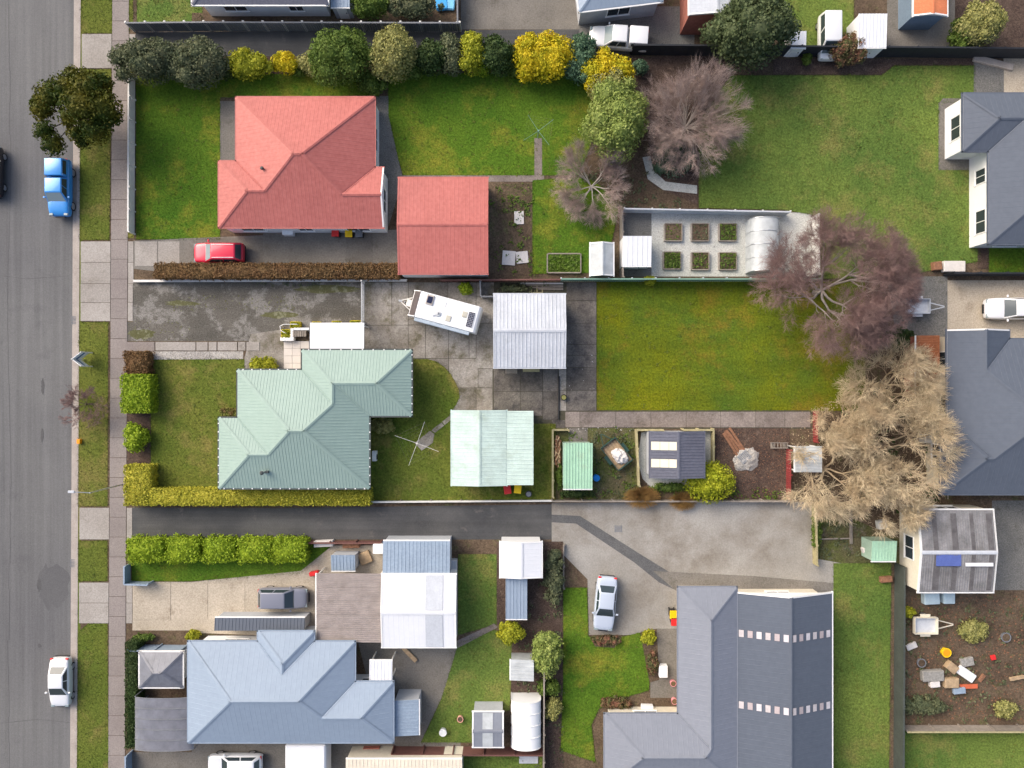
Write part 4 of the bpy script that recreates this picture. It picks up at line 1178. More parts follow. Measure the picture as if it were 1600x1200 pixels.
redh = building('house','red hip-roofed house with cross ridges beside the red garage','house',[(369,152,585,355),(342,252,585,355),(369,262,599,355,'E')],2.8,.42,M['red_roof'],M['white_wall'],oh=.12,rib=.3,ribh=.008,gutter='roof')
rgar = building('garage','red gable-roofed garage with a white end wall facing the caravan','garage',[(623,278,762,427,'WE')],2.8,.16,M['red_roof'],M['white_wall'],oh=.06,rib=.3,ribh=.008,win=False,gutter='roof',barge=M['red_roof'])
building('house','white weatherboard house with purple-grey roof at the top left edge','house',[(300,-130,512,7)],2.8,.42,M['dark_roof'],M['white_wall'],oh=.45,rib=.3)
mono('lean_to','small blue-grey lean-to beside the white weatherboard house','shed',(516,-40,546,10),2.2,2.0,'S',M['steel_blue'],M['grey_wall'],oh=.05)
building('house','light blue roofed house set askew behind the white ute','house',[(905,-105,1036,18)],2.7,.40,M['blue_roof'],M['grey_wall'],oh=.2,rib=.3,rot=math.radians(7),pivot=(905,18))
building('outbuilding','tall pale-roofed outbuilding with brick front near the big conifer','shed',[(1077,-90,1160,22,'NS')],3.6,.15,M['zinc'],M['brick'],oh=.08,rib=.3,win=False)
mono('garden_shed','white flat-roofed shed at the top edge beside the rose bush','shed',(1341,22,1386,73),2.3,2.15,'S',M['white_roof'],M['white_wall'],oh=.05)
mono('garden_shed','little white shed roof beside the big conifer','shed',(1236,49,1260,74),1.9,1.8,'S',M['white_roof'],M['white_wall'],oh=.04)
building('outbuilding','orange-roofed outbuilding with blue-grey walls at the top edge','shed',[(1428,-70,1480,24,'S')],2.6,.25,M['orange_roof'],M['blue_wall'],oh=.08,rib=.3,win=False)
building('house','slate grey house with white walls on the right of the big lawn','house',[(1505,146,1740,236),(1545,146,1740,381)],2.9,.40,M['slate_roof'],M['white_wall'],oh=.2,rib=.4,gutter='roof')
building('house','slate grey hipped house right of the tan trees','house',[(1480,516,1577,772,'N'),(1480,530,1740,772),(1470,657,1740,772)],2.9,.40,M['slate_roof'],M['cream_wall'],oh=.45,rib=.4,gutter='roof')
building('house','grey L-shaped hipped house in the lower right with yellow bins','house',[(1060,918,1151,1228),(945,1116,1151,1228)],2.8,.42,M['grey_roof'],M['cream_wall'],oh=.6,rib=.4,win=True,gutter='roof')
barn = building('extension','long grey gable roof with two bands of pale skylights','house extension',[(1152.5,926,1300,1255,'NS')],2.75,.36,M['slate_roof'],M['cream_wall'],oh=.45,rib=.4)
SKY = [plain('dusty_skylight_%d'%k,c,.5,0,.12,2) for k,c in enumerate(((.50,.46,.47),(.42,.36,.37),(.58,.55,.58)))]
for yy in (990,1102):
    a_,b_ = P(1153,yy-6,3),P(1299,yy-6,3)
    ox,oy = barn.location.x,barn.location.y; xl = P(1152.5,0,2.75)[0]-ox; xr = P(1300,0,2.75)[0]-ox
    zf = lambda x: 2.75-GZ+.36*min(x-xl,xr-x)+.05
    n = 12
    for k in range(n):
        xa = xl+(xr-xl)*(k+.12)/n; xb = xl+(xr-xl)*(k+.68)/n
        if xa < 0 < xb: continue
        y0 = P(0,yy+6,3)[1]-oy; y1 = P(0,yy-5,3)[1]-oy
        MB().add([(xa,y0,zf(xa)),(xb,y0,zf(xb)),(xb,y1,zf(xb)),(xa,y1,zf(xa))],[(0,1,2,3)]).build('skylight_panel', SKY[k%3], barn)
building('house','pale blue hipped-roof house in the lower left','house',[(294,1003,554,1160),(403,987,490,1160),(294,1066,614,1160)],2.8,.42,M['blue_roof'],M['white_wall'],oh=.45,rib=.4,gutter='roof')
mono('shed','steel blue ribbed shed roof beside the southern lane','shed',(598,846,703,900),2.7,2.45,'N',M['steel_blue'],M['grey_wall'],oh=.06,rib=.3)
wg = building('garage','bright white gable garage with grey translucent bands','garage',[(597,898,712,1011,'WE')],2.8,.16,M['white_roof'],M['white_wall'],oh=.08,rib=.4,win=False)
for s in (1,-1):
    ox,oy = wg.location.x,wg.location.y; ylo = P(0,1011,2.8)[1]-oy; yhi = P(0,898,2.8)[1]-oy; ym = (ylo+yhi)/2
    zf = lambda y: 2.8-GZ+.16*min(y-ylo,yhi-y)+.04
    xa = P(665,0,3)[0]-ox; xb = P(692,0,3)[0]-ox; ya_,yb_ = (ym+.2,yhi-.03) if s>0 else (ylo+.03,ym-.2)
    MB().add([(xa,ya_,zf(ya_)),(xb,ya_,zf(ya_)),(xb,yb_,zf(yb_)),(xa,yb_,zf(yb_))],[(0,1,2,3)]).build('skylight_panel', M['zinc'], wg)
mono('pergola','smoked plastic pergola roof joined to the white garage','pergola',(494,896,597,1004),2.5,2.35,'W',M['clear_brown'],None,rib=.16,panels=5,ribh=.03)
mono('garden_shed','small powder blue shed roof on the gravel behind the hedge row','shed',(517,867,555,892),1.9,1.75,'S',M['steel_blue'],M['grey_wall'],oh=.05)
building('garden_shed','white gable shed standing at the lane edge','shed',[(782,847,846,902,'NS')],2.4,.18,M['white_roof'],M['white_wall'],oh=.06,rib=.3,win=False)
mono('lean_to','narrow blue-grey lean-to below the white gable shed','shed',(790,902,824,968),2.1,1.8,'S',M['blue_roof'],M['grey_wall'],oh=.05)
mono('lean_to','small white lean-to roof against the pale blue house','shed',(577,1033,613,1065),2.5,2.4,'N',M['white_roof'],None)
mono('lean_to','steel blue lean-to east of the pale blue house','shed',(616,1094,654,1150),2.4,2.2,'E',M['steel_blue'],M['grey_wall'],oh=.05)
sh = building('garden_shed','grey gable shed with lilac skylight strip near the lower fence','shed',[(739,1113,786,1167,'WE')],2.2,.18,M['grey_roof'],M['grey_wall'],oh=.05,rib=.25,win=False)
ox,oy = sh.location.x,sh.location.y; ylo = P(0,1167,2.2)[1]-oy; yhi = P(0,1113,2.2)[1]-oy; ym=(ylo+yhi)/2
xa,xb = P(754,0,2.3)[0]-ox,P(770,0,2.3)[0]-ox
for a,b in ((ym+.15,yhi-.03),(ylo+.03,ym-.15)):
    zf = lambda y: 2.2-GZ+.18*min(y-ylo,yhi-y)+.035
    MB().add([(xa,a,zf(a)),(xb,a,zf(a)),(xb,b,zf(b)),(xa,b,zf(b))],[(0,1,2,3)]).build('skylight_panel', M['clear_white'], sh)
mono('lean_to','flat cream roof of a long shed cut by the bottom edge','shed',(540,1187,722,1260),2.4,2.3,'N',M['cream_roof'],M['cream_wall'],oh=.05,rib=.3)
barrel('tunnel_house','white round-topped tunnel house beside the grey shed','greenhouse',(799,1093,845,1166),1.5,.75,'y',M['white'],M['trim'])
barrel('carport','smoky polycarbonate barrel-vaulted carport by the dark hedge','carport',(211,1088,303,1170),2.25,.4,'y',M['clear_grey'],M['grey_fence'],wall=-1,endwall=False,nrib=5)
barrel('tunnel_house','grey plastic tunnel house at the end of the square beds','greenhouse',(1172,342,1216,424),1.3,.8,'y',M['clear_white'],M['steel'])
gz = building('gazebo','small grey pyramid-roofed gazebo in front of the pale blue house','gazebo',[(218,1019,285,1074)],2.3,.5,M['clear_grey'],M['grey_wall'],oh=.3,rib=.45,win=False)
of = building('workshop','weathered grey corrugated workshop with blue solar panels','shed',[(1435,797,1552,925,'WE')],3.0,.14,M['old_roof'],M['cream_wall'],oh=.05,rib=.2,ribh=.03,caps=M['zinc'])
M['old_dark'] = plain('dark_weathered_sheet', (.115,.11,.115), .95, 0, .3, 1.5)
mono('garden_shed','small green flat-roofed shed below the tan trees','shed',(1362,845,1401,877),2.0,1.85,'S',M['shed_green'],M['green_wall'],oh=.04,rib=.25)
mono('garden_shed','white square shed roof beside the square garden beds','shed',(973,369,1018,415),2.1,1.95,'S',M['white_roof'],M['white_wall'],oh=.05,rib=.4)
building('greenhouse','little glass greenhouse with pale roof by the green fence','greenhouse',[(923,380,958,430,'NS')],1.7,.45,M['clear_white'],M['clear_white'],oh=.02,rib=.4,win=False)
mono('greenhouse','small milky greenhouse roof near the lime shrubs','greenhouse',(798,1031,834,1064),1.9,1.7,'W',M['clear_white'],M['clear_white'],oh=.05,rib=.3)
mono('shelter','translucent mint shelter roof among the tan trees','shelter',(1243,697,1284,738),2.2,2.1,'W',M['clear_white'],None,rib=.25,panels=3)
mono('deck_roof','rusty red iron roof beside the slate grey house','shed',(1433,524,1467,622),2.2,2.0,'W',M['rust'],M['brick'],oh=.05,rib=.2)
mono('side_roof','dark ribbed roof strip beside the tan driveway','shed',(335,966,476,985),2.0,1.85,'N',M['slate_roof'],M['grey_wall'],oh=.05)

ox,oy = of.location.x,of.location.y; ylo = P(0,925,3)[1]-oy; yhi = P(0,797,3)[1]-oy; ym=(ylo+yhi)/2
for k in range(4):
    for a,b in ((ym+.2,yhi-.25),(ylo+.15,ym-.2)):
        zf = lambda y: 3.0-GZ+.14*min(y-ylo,yhi-y)+.034
        xa = P(1455+29*k+R.uniform(-3,3),0,3)[0]-ox; xb = xa+R.uniform(.3,.5)
        MB().add([(xa,a,zf(a)),(xb,a,zf(a)),(xb,b,zf(b)),(xa,b,zf(b))],[(0,1,2,3)]).build('roof_sheet', M['old_dark'], of)
for (px,py,nm) in ((1495,846,'a'),):
    pass

def hairline(pts):
    m = MB()
    for a,b in zip(pts[:-1],pts[1:]):
        p,q = P(a[0],a[1],GZ),P(b[0],b[1],GZ); n = 5
        for i in range(n):
            j = R.uniform(-.05,.05)
            m.bar((p[0]+(q[0]-p[0])*i/n+j,p[1]+(q[1]-p[1])*i/n+j,GZ+.012),(p[0]+(q[0]-p[0])*(i+1)/n+j,p[1]+(q[1]-p[1])*(i+1)/n+j,GZ+.012),.05,.008+R.uniform(0,.001))
    o = m.build('concrete_joint', M['slab']); o['kind'] = 'structure'
hairline([(1110,847),(1060,895)]); hairline([(1110,847),(1122,790)]); hairline([(1110,847),(1268,840)]); hairline([(1110,847),(960,840)])
sump = empty('drain_grate',P(966,826,GZ+.02)); tag(sump,'small iron drain grate in the grey concrete yard','grate')
for k in range(5): MB().cbox(0,-.22+.11*k,0,.5,.06,.025).build('bar', M['grey_fence'], sump)
for k in (-1,1): MB().cbox(k*.28,0,0,.05,.6,.025).build('frame', M['grey_fence'], sump)
# roof fittings
def on(root, px, py, z): 
    x,y,_ = P(px,py,z); return (x-root.location.x, y-root.location.y, z-root.location.z)
x,y,z = on(green,412,738,3.55)
fl = MB().tube((x,y,z-.25),(x,y,z+.45),.09,.09,12).build('flue', M['steel'], green)
MB().tube((x,y,z+.46),(x,y,z+.56),.17,.06,12).build('cowl', M['gutter_dark'], fl)
MB().cbox(x+.28,y+.03,z-.25,.22,.18,.42).build('vent', M['gutter_dark'], green)
x,y,z = on(redh,412,265,3.7); MB().tube((x,y,z-.3),(x,y,z+.4),.09,.09,10).build('flue', M['gutter_dark'], redh); MB().tube((x,y,z+.42),(x,y,z+.52),.15,.08,10).build('cowl', M['gutter_dark'], redh)
x,y,z = on(green,581,714,1.4)
hp = MB().cbox(x+.05,y,0,.35,.85,.65).build('heat_pump', M['trim'], green, bevel=.03)
MB().tube((x+.225,y-.1,.33),(x+.25,y-.1,.33),.24,.24,16).build('fan_grille', M['black'], hp)
def bracket_row(root, p0, p1, z, n):
    for i in range(n):
        a = (i+.5)/n; x,y,zz = on(root,p0[0]+(p1[0]-p0[0])*a,p0[1]+(p1[1]-p0[1])*a,z)
        MB().cbox(x,y,zz,.09,.09,.03).build('gutter_bracket', M['trim'], root)
for p0,p1,n in (((343,763.5),(577,763.5),16),((577.8,655),(577.8,763),8),((643.8,548),(643.8,650),8),((341.4,655),(341.4,760),8),((474,546.4),(642,546.4),10),((373,577.4),(470,577.4),7)): bracket_row(green,p0,p1,2.79,n)
for py in (880,886):
    pass
for k in range(3):
    x,y,z = on(of,1469+13*k,875,3.42); o = MB().cbox(x,y,z,.66,.95,.04).build('solar_panel', M['solar_blue'], of)
x,y,z = on(of,1530,882,3.42); MB().cbox(x,y,z,2.2,.28,.05).build('white_flashing', M['white_roof'], of)

# ================================================================== VEHICLES
car('ute','bright blue utility truck with canopy parked below the street tree','93','296',-90,4.9,1.85,1.75,paint('blue_paint',(.035,.27,.68)),'ute',z=0.004,cat='ute') if False else None
car('ute','bright blue utility truck with canopy parked below the street tree',93,294,-90,4.8,1.85,1.72,paint('blue_paint',(.03,.25,.66)),'ute',z=.004,cat='ute')
car('car','white sedan with red tail lights parked on the road at lower left',93,1067,-90,4.2,1.75,1.42,paint('white_paint',(.74,.75,.77)),'sedan',z=.004)
car('car','dark car on the far side of the road cut by the left edge',-15,267,90,4.4,1.78,1.43,paint('black_paint',(.015,.015,.02)),'sedan',z=.004)
car('car','crimson hatchback with roof rails in the drive of the red-roofed house',341,395,180,4.25,1.76,1.6,paint('crimson_paint',(.62,.012,.05)),'wagon',rails=True)
car('car','dark grey estate car on the tan concrete driveway',442,935,0,4.2,1.76,1.55,paint('grey_paint',(.20,.21,.26)),'wagon')
car('car','pale silver-blue sedan on the grey concrete yard',946,944,-95,4.6,1.8,1.43,paint('silver_paint',(.50,.56,.66)),'sedan')
car('car','white car on the cream driveway at the right edge',1585,482,180,4.8,1.85,1.6,paint('white_paint',(.76,.77,.8)),'wagon')
car('car','white car cut by the bottom edge of the picture',366,1196,180,4.6,1.78,1.45,paint('white_paint',(.74,.76,.8)),'wagon')
car('ute','white double-cab utility truck beside the golden shrubs',966,60,176,5.0,1.85,1.75,paint('white_paint',(.76,.77,.78)),'ute',cat='ute')
def box_van(name,label,px,py,head,mat):
    x,y,_ = P(px,py,1.2); root = empty(name,(x,y,GZ+.01),math.radians(head)); tag(root,label,'van')
    hull([(-1.9,.72,.9,.3),(-1.8,.8,1.0,.3),(0,.82,1.0,.3),(1.2,.82,1.0,.3),(1.75,.78,.9,.3),(1.88,.7,.75,.3)],mat,'body',root,2)
    cabin(root,(-1.8,1.5,.78),(-1.7,.75,.68),.95,1.85,mat,wsmat=M['car_glass'])
    wheels(root,(-1.15,1.15),1.62,.28)
    for s in (-1,1):
        MB().cbox(1.76,s*.52,.68,.16,.26,.14).build('headlight', M['pale_glass'], root, bevel=.03)
        MB().cbox(.95,s*.9,1.02,.12,.18,.14).build('mirror', M['black'], root, bevel=.02)
box_van('van','small white van parked on the grass behind the black fence',1297,55,-90,paint('white_paint',(.76,.77,.78)))

# caravan
cx,cy,_ = P(697,487,2.3)
cv = empty('caravan',(cx,cy,GZ+.03),math.radians(-15.2)); tag(cv,'white caravan with solar panel and dark nose parked on the concrete yard','caravan')
W2 = 1.08; prof = [(-3.05,.55),(-3.12,1.0),(-2.98,1.75),(-2.35,2.5),(-2.1,2.56),(2.55,2.56),(2.72,2.42),(2.80,1.6),(2.78,.5)]
V = [(x,-W2,z) for x,z in prof]+[(x,W2,z) for x,z in prof]; n = len(prof)
MB().add(V,[tuple(range(n)),tuple(range(2*n-1,n-1,-1))]+[(i,n+i,n+(i+1)%n,(i+1)%n) for i in range(n)]).build('body', M['white'], cv, bevel=.04, seg=2)
MB().add([(-3.0,-W2+.05,1.72),(-3.0,W2-.05,1.72),(-2.36,W2-.05,2.53),(-2.36,-W2+.05,2.53)],[(3,2,1,0)]).build('nose_panel', plain('dark_nose',(.10,.085,.085),.5), cv)
for s in (-1,1):
    MB().bar((-3.03,s*(W2-.04),1.70),(-2.34,s*(W2-.04),2.54),.07,.05).build('nose_trim', M['trim'], cv)
for s in (-1,1):
    for xa,xb in ((-1.9,-1.2),(-.55,-.15),(1.2,2.0)):
        y0 = s*(W2+.004); o = MB().box(xa,min(y0,y0+s*.05),1.5,xb,max(y0,y0+s*.05),2.05).build('window', M['black'], cv, bevel=.02)
        MB().box(xa+.05,min(y0+s*.052,y0+s*.06),1.56,xb-.05,max(y0+s*.052,y0+s*.06),1.99).build('pane', M['car_glass'], o)
y0 = -(W2+.03); dr = MB().box(.25,y0-.02,.55,.85,y0+.02,2.2).build('door', M['trim'], cv); MB().cbox(.75,y0-.05,1.3,.1,.05,.05).build('handle', M['black'], dr)
MB().box(-2.3,-W2-.32,2.40,2.3,-W2-.02,2.50).build('awning', plain('awning_grey',(.38,.45,.52),.5), cv, bevel=.04)
wheels(cv,(.15,),2.12,.33)
ht = MB().box(-1.75,.15,2.56,-1.15,.95,2.66).build('roof_hatch', plain('hatch_frame',(.40,.36,.33),.6), cv, bevel=.02); MB().box(-1.65,.28,2.661,-1.25,.82,2.69).build('hatch_glass', M['solar'], ht)
for xa,ya_ in ((.15,-.75),(1.35,-.1)): MB().box(xa,ya_,2.56,xa+.42,ya_+.48,2.62).build('roof_vent', plain('beige_vent',(.50,.48,.41),.6), cv, bevel=.02)
MB().box(-.55,.3,2.56,-.1,.72,2.60).build('air_vent', M['trim'], cv, bevel=.02)
sp = MB().box(1.85,-.78,2.58,2.38,.5,2.62).build('solar_panel', M['trim'], cv)
for i in range(4):
    for j in range(9): MB().box(1.875+.125*i,-.75+.137*j,2.621,1.985+.125*i,-.63+.137*j,2.628).build('solar_cell', M['solar'], sp)
ds = MB(); ds.tube((-.55,-.35,2.56),(-.55,-.35,2.66),.24,.22,18).build('dish_base', plain('grey_dish',(.55,.57,.58),.5), cv)
MB().bar((-.95,-.62,2.6),(-.5,-.35,2.68),.1,.05).build('dish_arm', M['steel'], cv); MB().tube((-.5,-.33,2.665),(-.5,-.33,2.74),.08,.05,10).build('dish_head', M['grey_fence'], cv)
for k in range(4): MB().tube((.55+.33*k,-.3+.28*(k%2),2.56),(.55+.33*k,-.3+.28*(k%2),2.62),.045,.04,8).build('roof_cap', M['trim'], cv)
for s in (-1,1): MB().bar((-3.0,s*.62,.45),(-4.05,s*.06,.45),.08,.1).build('drawbar', M['white_wood'], cv)
MB().cbox(-4.1,0,.45,.32,.16,.14).build('coupling', M['steel'], cv, bevel=.02); MB().tube((-3.75,0,.0),(-3.75,0,.5),.05,.05,8).build('jockey_wheel', M['steel'], cv)
MB().cbox(-3.35,0,.5,.4,.6,.25).build('gas_box', M['white_wood'], cv, bevel=.02)
# trailers
def trailer(name,label,px,py,head,Lt,Wt,mat,deckm,load=None,bar_=1.2):
    x,y,_ = P(px,py,.6); root = empty(name,(x,y,GZ+.02),math.radians(head)); tag(root,label,'trailer')
    MB().box(-Lt/2,-Wt/2,.45,Lt/2,Wt/2,.5).build('deck', deckm, root)
    for s in (-1,1):
        MB().box(-Lt/2,s*Wt/2-.025,.5,Lt/2,s*Wt/2+.025,.85).build('side_board', mat, root)
        MB().box(s*Lt/2-.025,-Wt/2+.03,.5,s*Lt/2+.025,Wt/2-.03,.85).build('end_board', mat, root)
        MB().bar((Lt/2,s*Wt*.3,.4),(Lt/2+bar_,s*.03,.4),.07,.07).build('drawbar', mat, root)
        MB().box(-.42,s*(Wt/2+.14)-.12,.62,.42,s*(Wt/2+.14)+.12,.66).build('mudguard', mat, root)
    wheels(root,(0,),Wt+.5,.29,.18)
    return root
t1 = trailer('trailer','dark green open trailer loaded with timber and white sheeting','965' and 963,709,128,2.35,1.5,M['dark_green_paint'],M['wood'],bar_=.9)
for k in range(5): MB().cbox(.15+R.uniform(-.1,.1),-.5+.24*k,.505,1.9,.2,.06).build('deck_plank', M['wood'], t1)
def crumple(name,label,cat,px,py,z,rx,ry,h,mat,seed,rz=0):
    rr = random.Random(seed); bm = bmesh.new(); bmesh.ops.create_icosphere(bm,subdivisions=3,radius=1)
    for v in bm.verts:
        k = 1+rr.uniform(-.16,.16); v.co = Vector((v.co.x*rx*k,v.co.y*ry*k,max(0,v.co.z)*h*(1+rr.uniform(-.3,.3))))
    me = bpy.data.meshes.new(name); bm.to_mesh(me); bm.free(); me.materials.append(mat)
    x,y,_ = P(px,py,z); o = obj(name,me,None,None,(x,y,z),rz); tag(o,label,cat); return o
crumple('sheeting','crumpled white sheeting heaped on the loaded trailer','sheet',969,713,GZ+.60,.75,.55,.42,M['offwhite'],3,-.6)
trailer('trailer','pale grey box trailer parked beside the purple tree','x' and 1432,479,0,1.9,1.2,M['zinc'],M['zinc'],bar_=1.4)
trailer('trailer','cream flat trailer on the brown yard beside the round bush',1444,976,0,1.9,1.35,M['cream_wall'],M['zinc'],bar_=1.5)

# ================================================================== FENCES AND WALLS
fence('fence','white timber front fence of the red-roofed house',[(211,122),(210,366)],1.0,M['white_wood'],style='panel',bay=2.0,th=.06)
fence('fence','grey sheet fence with pale posts along the top driveway',[(211,50),(330,49),(720,50)],1.5,M['grey_fence'],post=M['white_wood'],bay=1.62,style='sheet',cap=True,postw=.16)
fence('fence','short grey fence beside the brown yard at the top',[(717,49),(716,-60)],1.5,M['grey_fence'],post=M['white_wood'],bay=2,style='sheet')
fence('fence','black stained fence behind the rose bush and conifer',[(985,86),(1240,88),(1680,92)],1.8,M['black_fence'],bay=2.4,th=.06)
fence('retaining_wall','low white concrete wall along the old driveway',[(212,440),(636,439)],.35,M['white_wood'],bay=3.0,th=.12,cat='wall',postw=.06)
fence('fence','maroon sheet fence behind the zinc workshop',[(690,441),(875,440)],1.2,M['brown_fence'],bay=2.4,style='sheet')
fence('fence','green sheet fence along the top of the bright lawn',[(875,440),(1272,440)],1.5,M['green_fence'],post=M['zinc'],bay=1.9,style='sheet')
fence('fence','pale grey fence above the square garden beds',[(972,332),(1226,337)],1.3,M['zinc'],post=M['white_wood'],bay=2.2)
fence('fence','grey timber fence left of the white square shed',[(969,332),(970,436)],1.2,M['paling'],bay=2.2)
fence('fence','whitewashed fence between the tunnel house and the purple tree',[(1268,340),(1269,432)],1.4,M['white_wood'],bay=2.2)
fence('fence','weathered kerb fence along the southern lane',[(580,783),(862,781)],.5,M['white_wood'],post=M['paling'],bay=2.4,th=.06)
fence('fence','low grey board fence behind the tan tussocks',[(862,781),(1234,781)],.8,M['paling'],bay=2.4,th=.06)
fence('fence','short red paling fence at the end of the path',[(1270,643),(1270,690)],1.0,M['red_wood'],style='paling',bay=1.4)
fence('fence','long red paling fence beside the dark mulch plot',[(1228,702),(1228,778)],1.1,M['red_wood'],style='paling',bay=2.0)
fence('fence','lichen-covered timber edging beside the mint green shed',[(888,671),(863,671),(863,776)],.55,M['lichen_wood'],bay=1.6,th=.09,postw=.12)
fence('fence','lichen-covered timber corner fence left of the charcoal shed',[(1034,671),(992,671),(996,758)],.75,M['lichen_wood'],bay=1.6,th=.09,postw=.12)
fence('fence','lichen-covered timber corner fence right of the charcoal shed',[(1064,671),(1111,671),(1111,722)],.75,M['lichen_wood'],bay=1.6,th=.09,postw=.12)
fence('fence','black fence along the cream driveway',[(1474,431),(1680,431)],1.5,M['black_fence'],bay=2.4)
fence('fence','dark green-grey fence right of the long lawn strip',[(1398,880),(1396,1260)],1.5,M['dark_fence'],bay=2.4,th=.08)
fence('fence','pale timber fence across the bottom right lawn',[(1405,1133),(1680,1133)],1.2,M['paling'],capmat=M['lichen_wood'],bay=2.4)
fence('fence','maroon fence at the foot of the lower lawn',[(616,1166),(850,1167)],1.4,M['brown_fence'],bay=2.4)
fence('fence','brown timber fence beside the white tunnel house',[(849,1010),(848,1260)],1.5,M['paling'],bay=2.4)
fence('fence','blue-grey front fence by the lower footpath hedge row',[(204,880),(204,908),(240,909)],1.0,M['steel_blue'],bay=2.0)
fence('fence','blue-grey fence above the pyramid gazebo',[(214,1007),(294,1008)],1.4,M['steel_blue'],bay=2.0)
fence('fence','low blue-grey fence at the end of the dark hedge',[(206,1172),(207,1260)],1.0,M['steel_blue'],bay=2.0)
fence('fence','timber edge between the yard and the weedy strip',[(1268,786),(1270,880)],.9,M['lichen_wood'],bay=2.0)
fence('fence','brown fence along the lane behind the hedge row',[(480,845),(598,845)],.9,M['brown_fence'],bay=2.4)
fence('fence','short grey sheet fence joining the caravan yard and workshop',[(751,441),(752,466),(772,466)],1.2,M['grey_fence'],post=M['steel'],bay=1.6,style='sheet')
fence('fence','timber edging around the round-cornered garden bed',[(880,850),(880,918)],.4,M['paling'],bay=2.0)
# gate across the driveway
gx,gy,_ = P(569.5,442,GZ); gt = empty('gate',(gx,gy,GZ+.02)); tag(gt,'pale swing gate across the old driveway','gate')
ln = L(64)
for y in (0,-ln): MB().cbox(0,y,0,.12,.12,1.3).build('post', M['white_wood'], gt)
for z in (.15,.55,.95,1.15): MB().box(-.025,-ln+.07,z,.025,-.07,z+.06).build('rail', M['steel'], gt)
for k in range(12): MB().cbox(0,-.2-k*(ln-.4)/11,.215,.03,.03,.93).build('bar', M['steel'], gt)

# ================================================================== PLANTS
LF = {}
LF['lime'] = leafy('lime_leaf',(0.27,0.324,0.0162),(0.486,0.486,0.0405),(0.324,0.365,0.0203),.9)
LF['limeg'] = leafy('lime_green_leaf',(0.176,0.284,0.0162),(0.365,0.459,0.0338),(0.243,0.338,0.0203))
LF['hedge'] = leafy('yellow_hedge_leaf',(0.319,0.334,0.0319),(0.58,0.522,0.0725),(0.406,0.392,0.0435),.7)
LF['dark'] = leafy('dark_leaf',(0.027,0.0525,0.018),(0.075,0.112,0.033),(0.045,0.0825,0.0225))
LF['street'] = leafy('street_tree_leaf',(.022,.045,.006),(.06,.085,.010),(.12,.11,.012),.5)
LF['olive'] = leafy('grey_olive_leaf',(0.072,0.0928,0.048),(0.184,0.192,0.104),(0.112,0.136,0.072))
LF['mid'] = leafy('mid_green_leaf',(0.0607,0.115,0.0203),(0.162,0.23,0.0473),(0.108,0.162,0.027))
LF['pale'] = leafy('pale_olive_leaf',(0.204,0.216,0.066),(0.396,0.372,0.144),(0.288,0.288,0.096))
LF['gold'] = leafy('golden_leaf',(.50,.39,.01),(.76,.60,.03),(.38,.36,.015),1.0)
LF['ygreen'] = leafy('yellow_green_leaf',(0.2,0.237,0.0187),(0.525,0.5,0.0375),(0.3,0.325,0.025))
LF['conifer'] = leafy('light_conifer_leaf',(0.172,0.241,0.0517),(0.368,0.414,0.127),(0.253,0.322,0.0805))
LF['bluegreen'] = leafy('blue_green_leaf',(0.048,0.12,0.072),(0.144,0.224,0.136),(0.08,0.144,0.08))
LF['pine'] = leafy('pine_leaf',(.055,.085,.035),(.15,.18,.085),(.09,.12,.05))
LF['brown'] = leafy('brown_hedge_leaf',(0.15,0.0813,0.0375),(0.275,0.163,0.075),(0.2,0.125,0.0562))
LF['rose'] = leafy('rose_leaf',(.07,.085,.03),(.15,.14,.06),(.25,.12,.08),2.0)
LF['buff'] = plain('buff_tussock',(.33,.20,.07),.9,0,.25,2)
LF['box'] = leafy('box_leaf',(0.104,0.13,0.026),(0.26,0.273,0.065),(0.208,0.143,0.0585),2.5)
# street tree and front plants
def lobed_tree(name,label,cat,base_px,lobes,mat,leaf,trunk):
    """lobes: (px,py,z,radius px,height m) as the photo shows them"""
    bx,by,_ = P(base_px[0],base_px[1],GZ); root = empty(name,(bx,by,GZ)); tag(root,label,cat)
    Lb = []; m = MB()
    for px,py,z,rp_,hh in lobes:
        x,y,_ = P(px,py,z+GZ); r_ = rp_*(HC-z)/HC/S; Lb.append(((x-bx,y-by,z),(r_,r_,hh)))
        m.tube((0,0,1.2),(x-bx,y-by,z),trunk*.45,trunk*.15,6)
    V,F = foliage(Lb,leaf,1.6/(leaf*leaf),core=.72,thick=.25); obj('crown',mesh_np('crown',V,F,mat),None,root)
    m.tube((0,0,-.05),(0,0,1.7),trunk*1.15,trunk*.8,10); m.build('trunk',M['trunk'],root)
lobed_tree('street_tree','dark green street tree with open side on the verge beside the blue ute','tree',(140,188),[(140,140,4.4,30,1.4),(160,170,4.3,27,1.3),(128,165,4.8,30,1.3),(105,140,3.9,26,1.1),(150,202,4.0,22,1.1),(78,150,3.6,22,1.0),(66,172,3.3,17,.9),(70,205,3.4,16,.8),(84,226,3.2,17,.8),(120,208,3.6,14,.8),(108,185,3.9,14,.8),(62,160,3.2,12,.6),(128,222,3.0,11,.6),(178,182,3.6,12,.7),(115,118,4.0,14,.8),(160,128,4.0,14,.8)],LF['street'],.16,.16)
bare_tree('street_tree','small bare purple street tree leaning over the road',124,632,36,3.2,M['trunk'],M['purple_twig'],7,3,.009,seed=5,trunk_h=1.0,trunk_r=.07,tipn=3)
hedge('hedge','bright lime block hedge by the footpath',[(188,585,233,645)],1.6,LF['limeg'],.12)
hedge('hedge','brown dying hedge end at the top of the front boundary',[(193,549,229,584)],1.3,LF['brown'],.10,wob=.12)
shrub('shrub','mottled lime and grey shrub between the two front hedges',191,658,233,714,1.5,LF['limeg'],.12,9)
hedge('hedge','long L-shaped yellow-green hedge wrapping the front corner',[(193,727,234,789),(193,764,578,790)],1.5,LF['hedge'],.11)
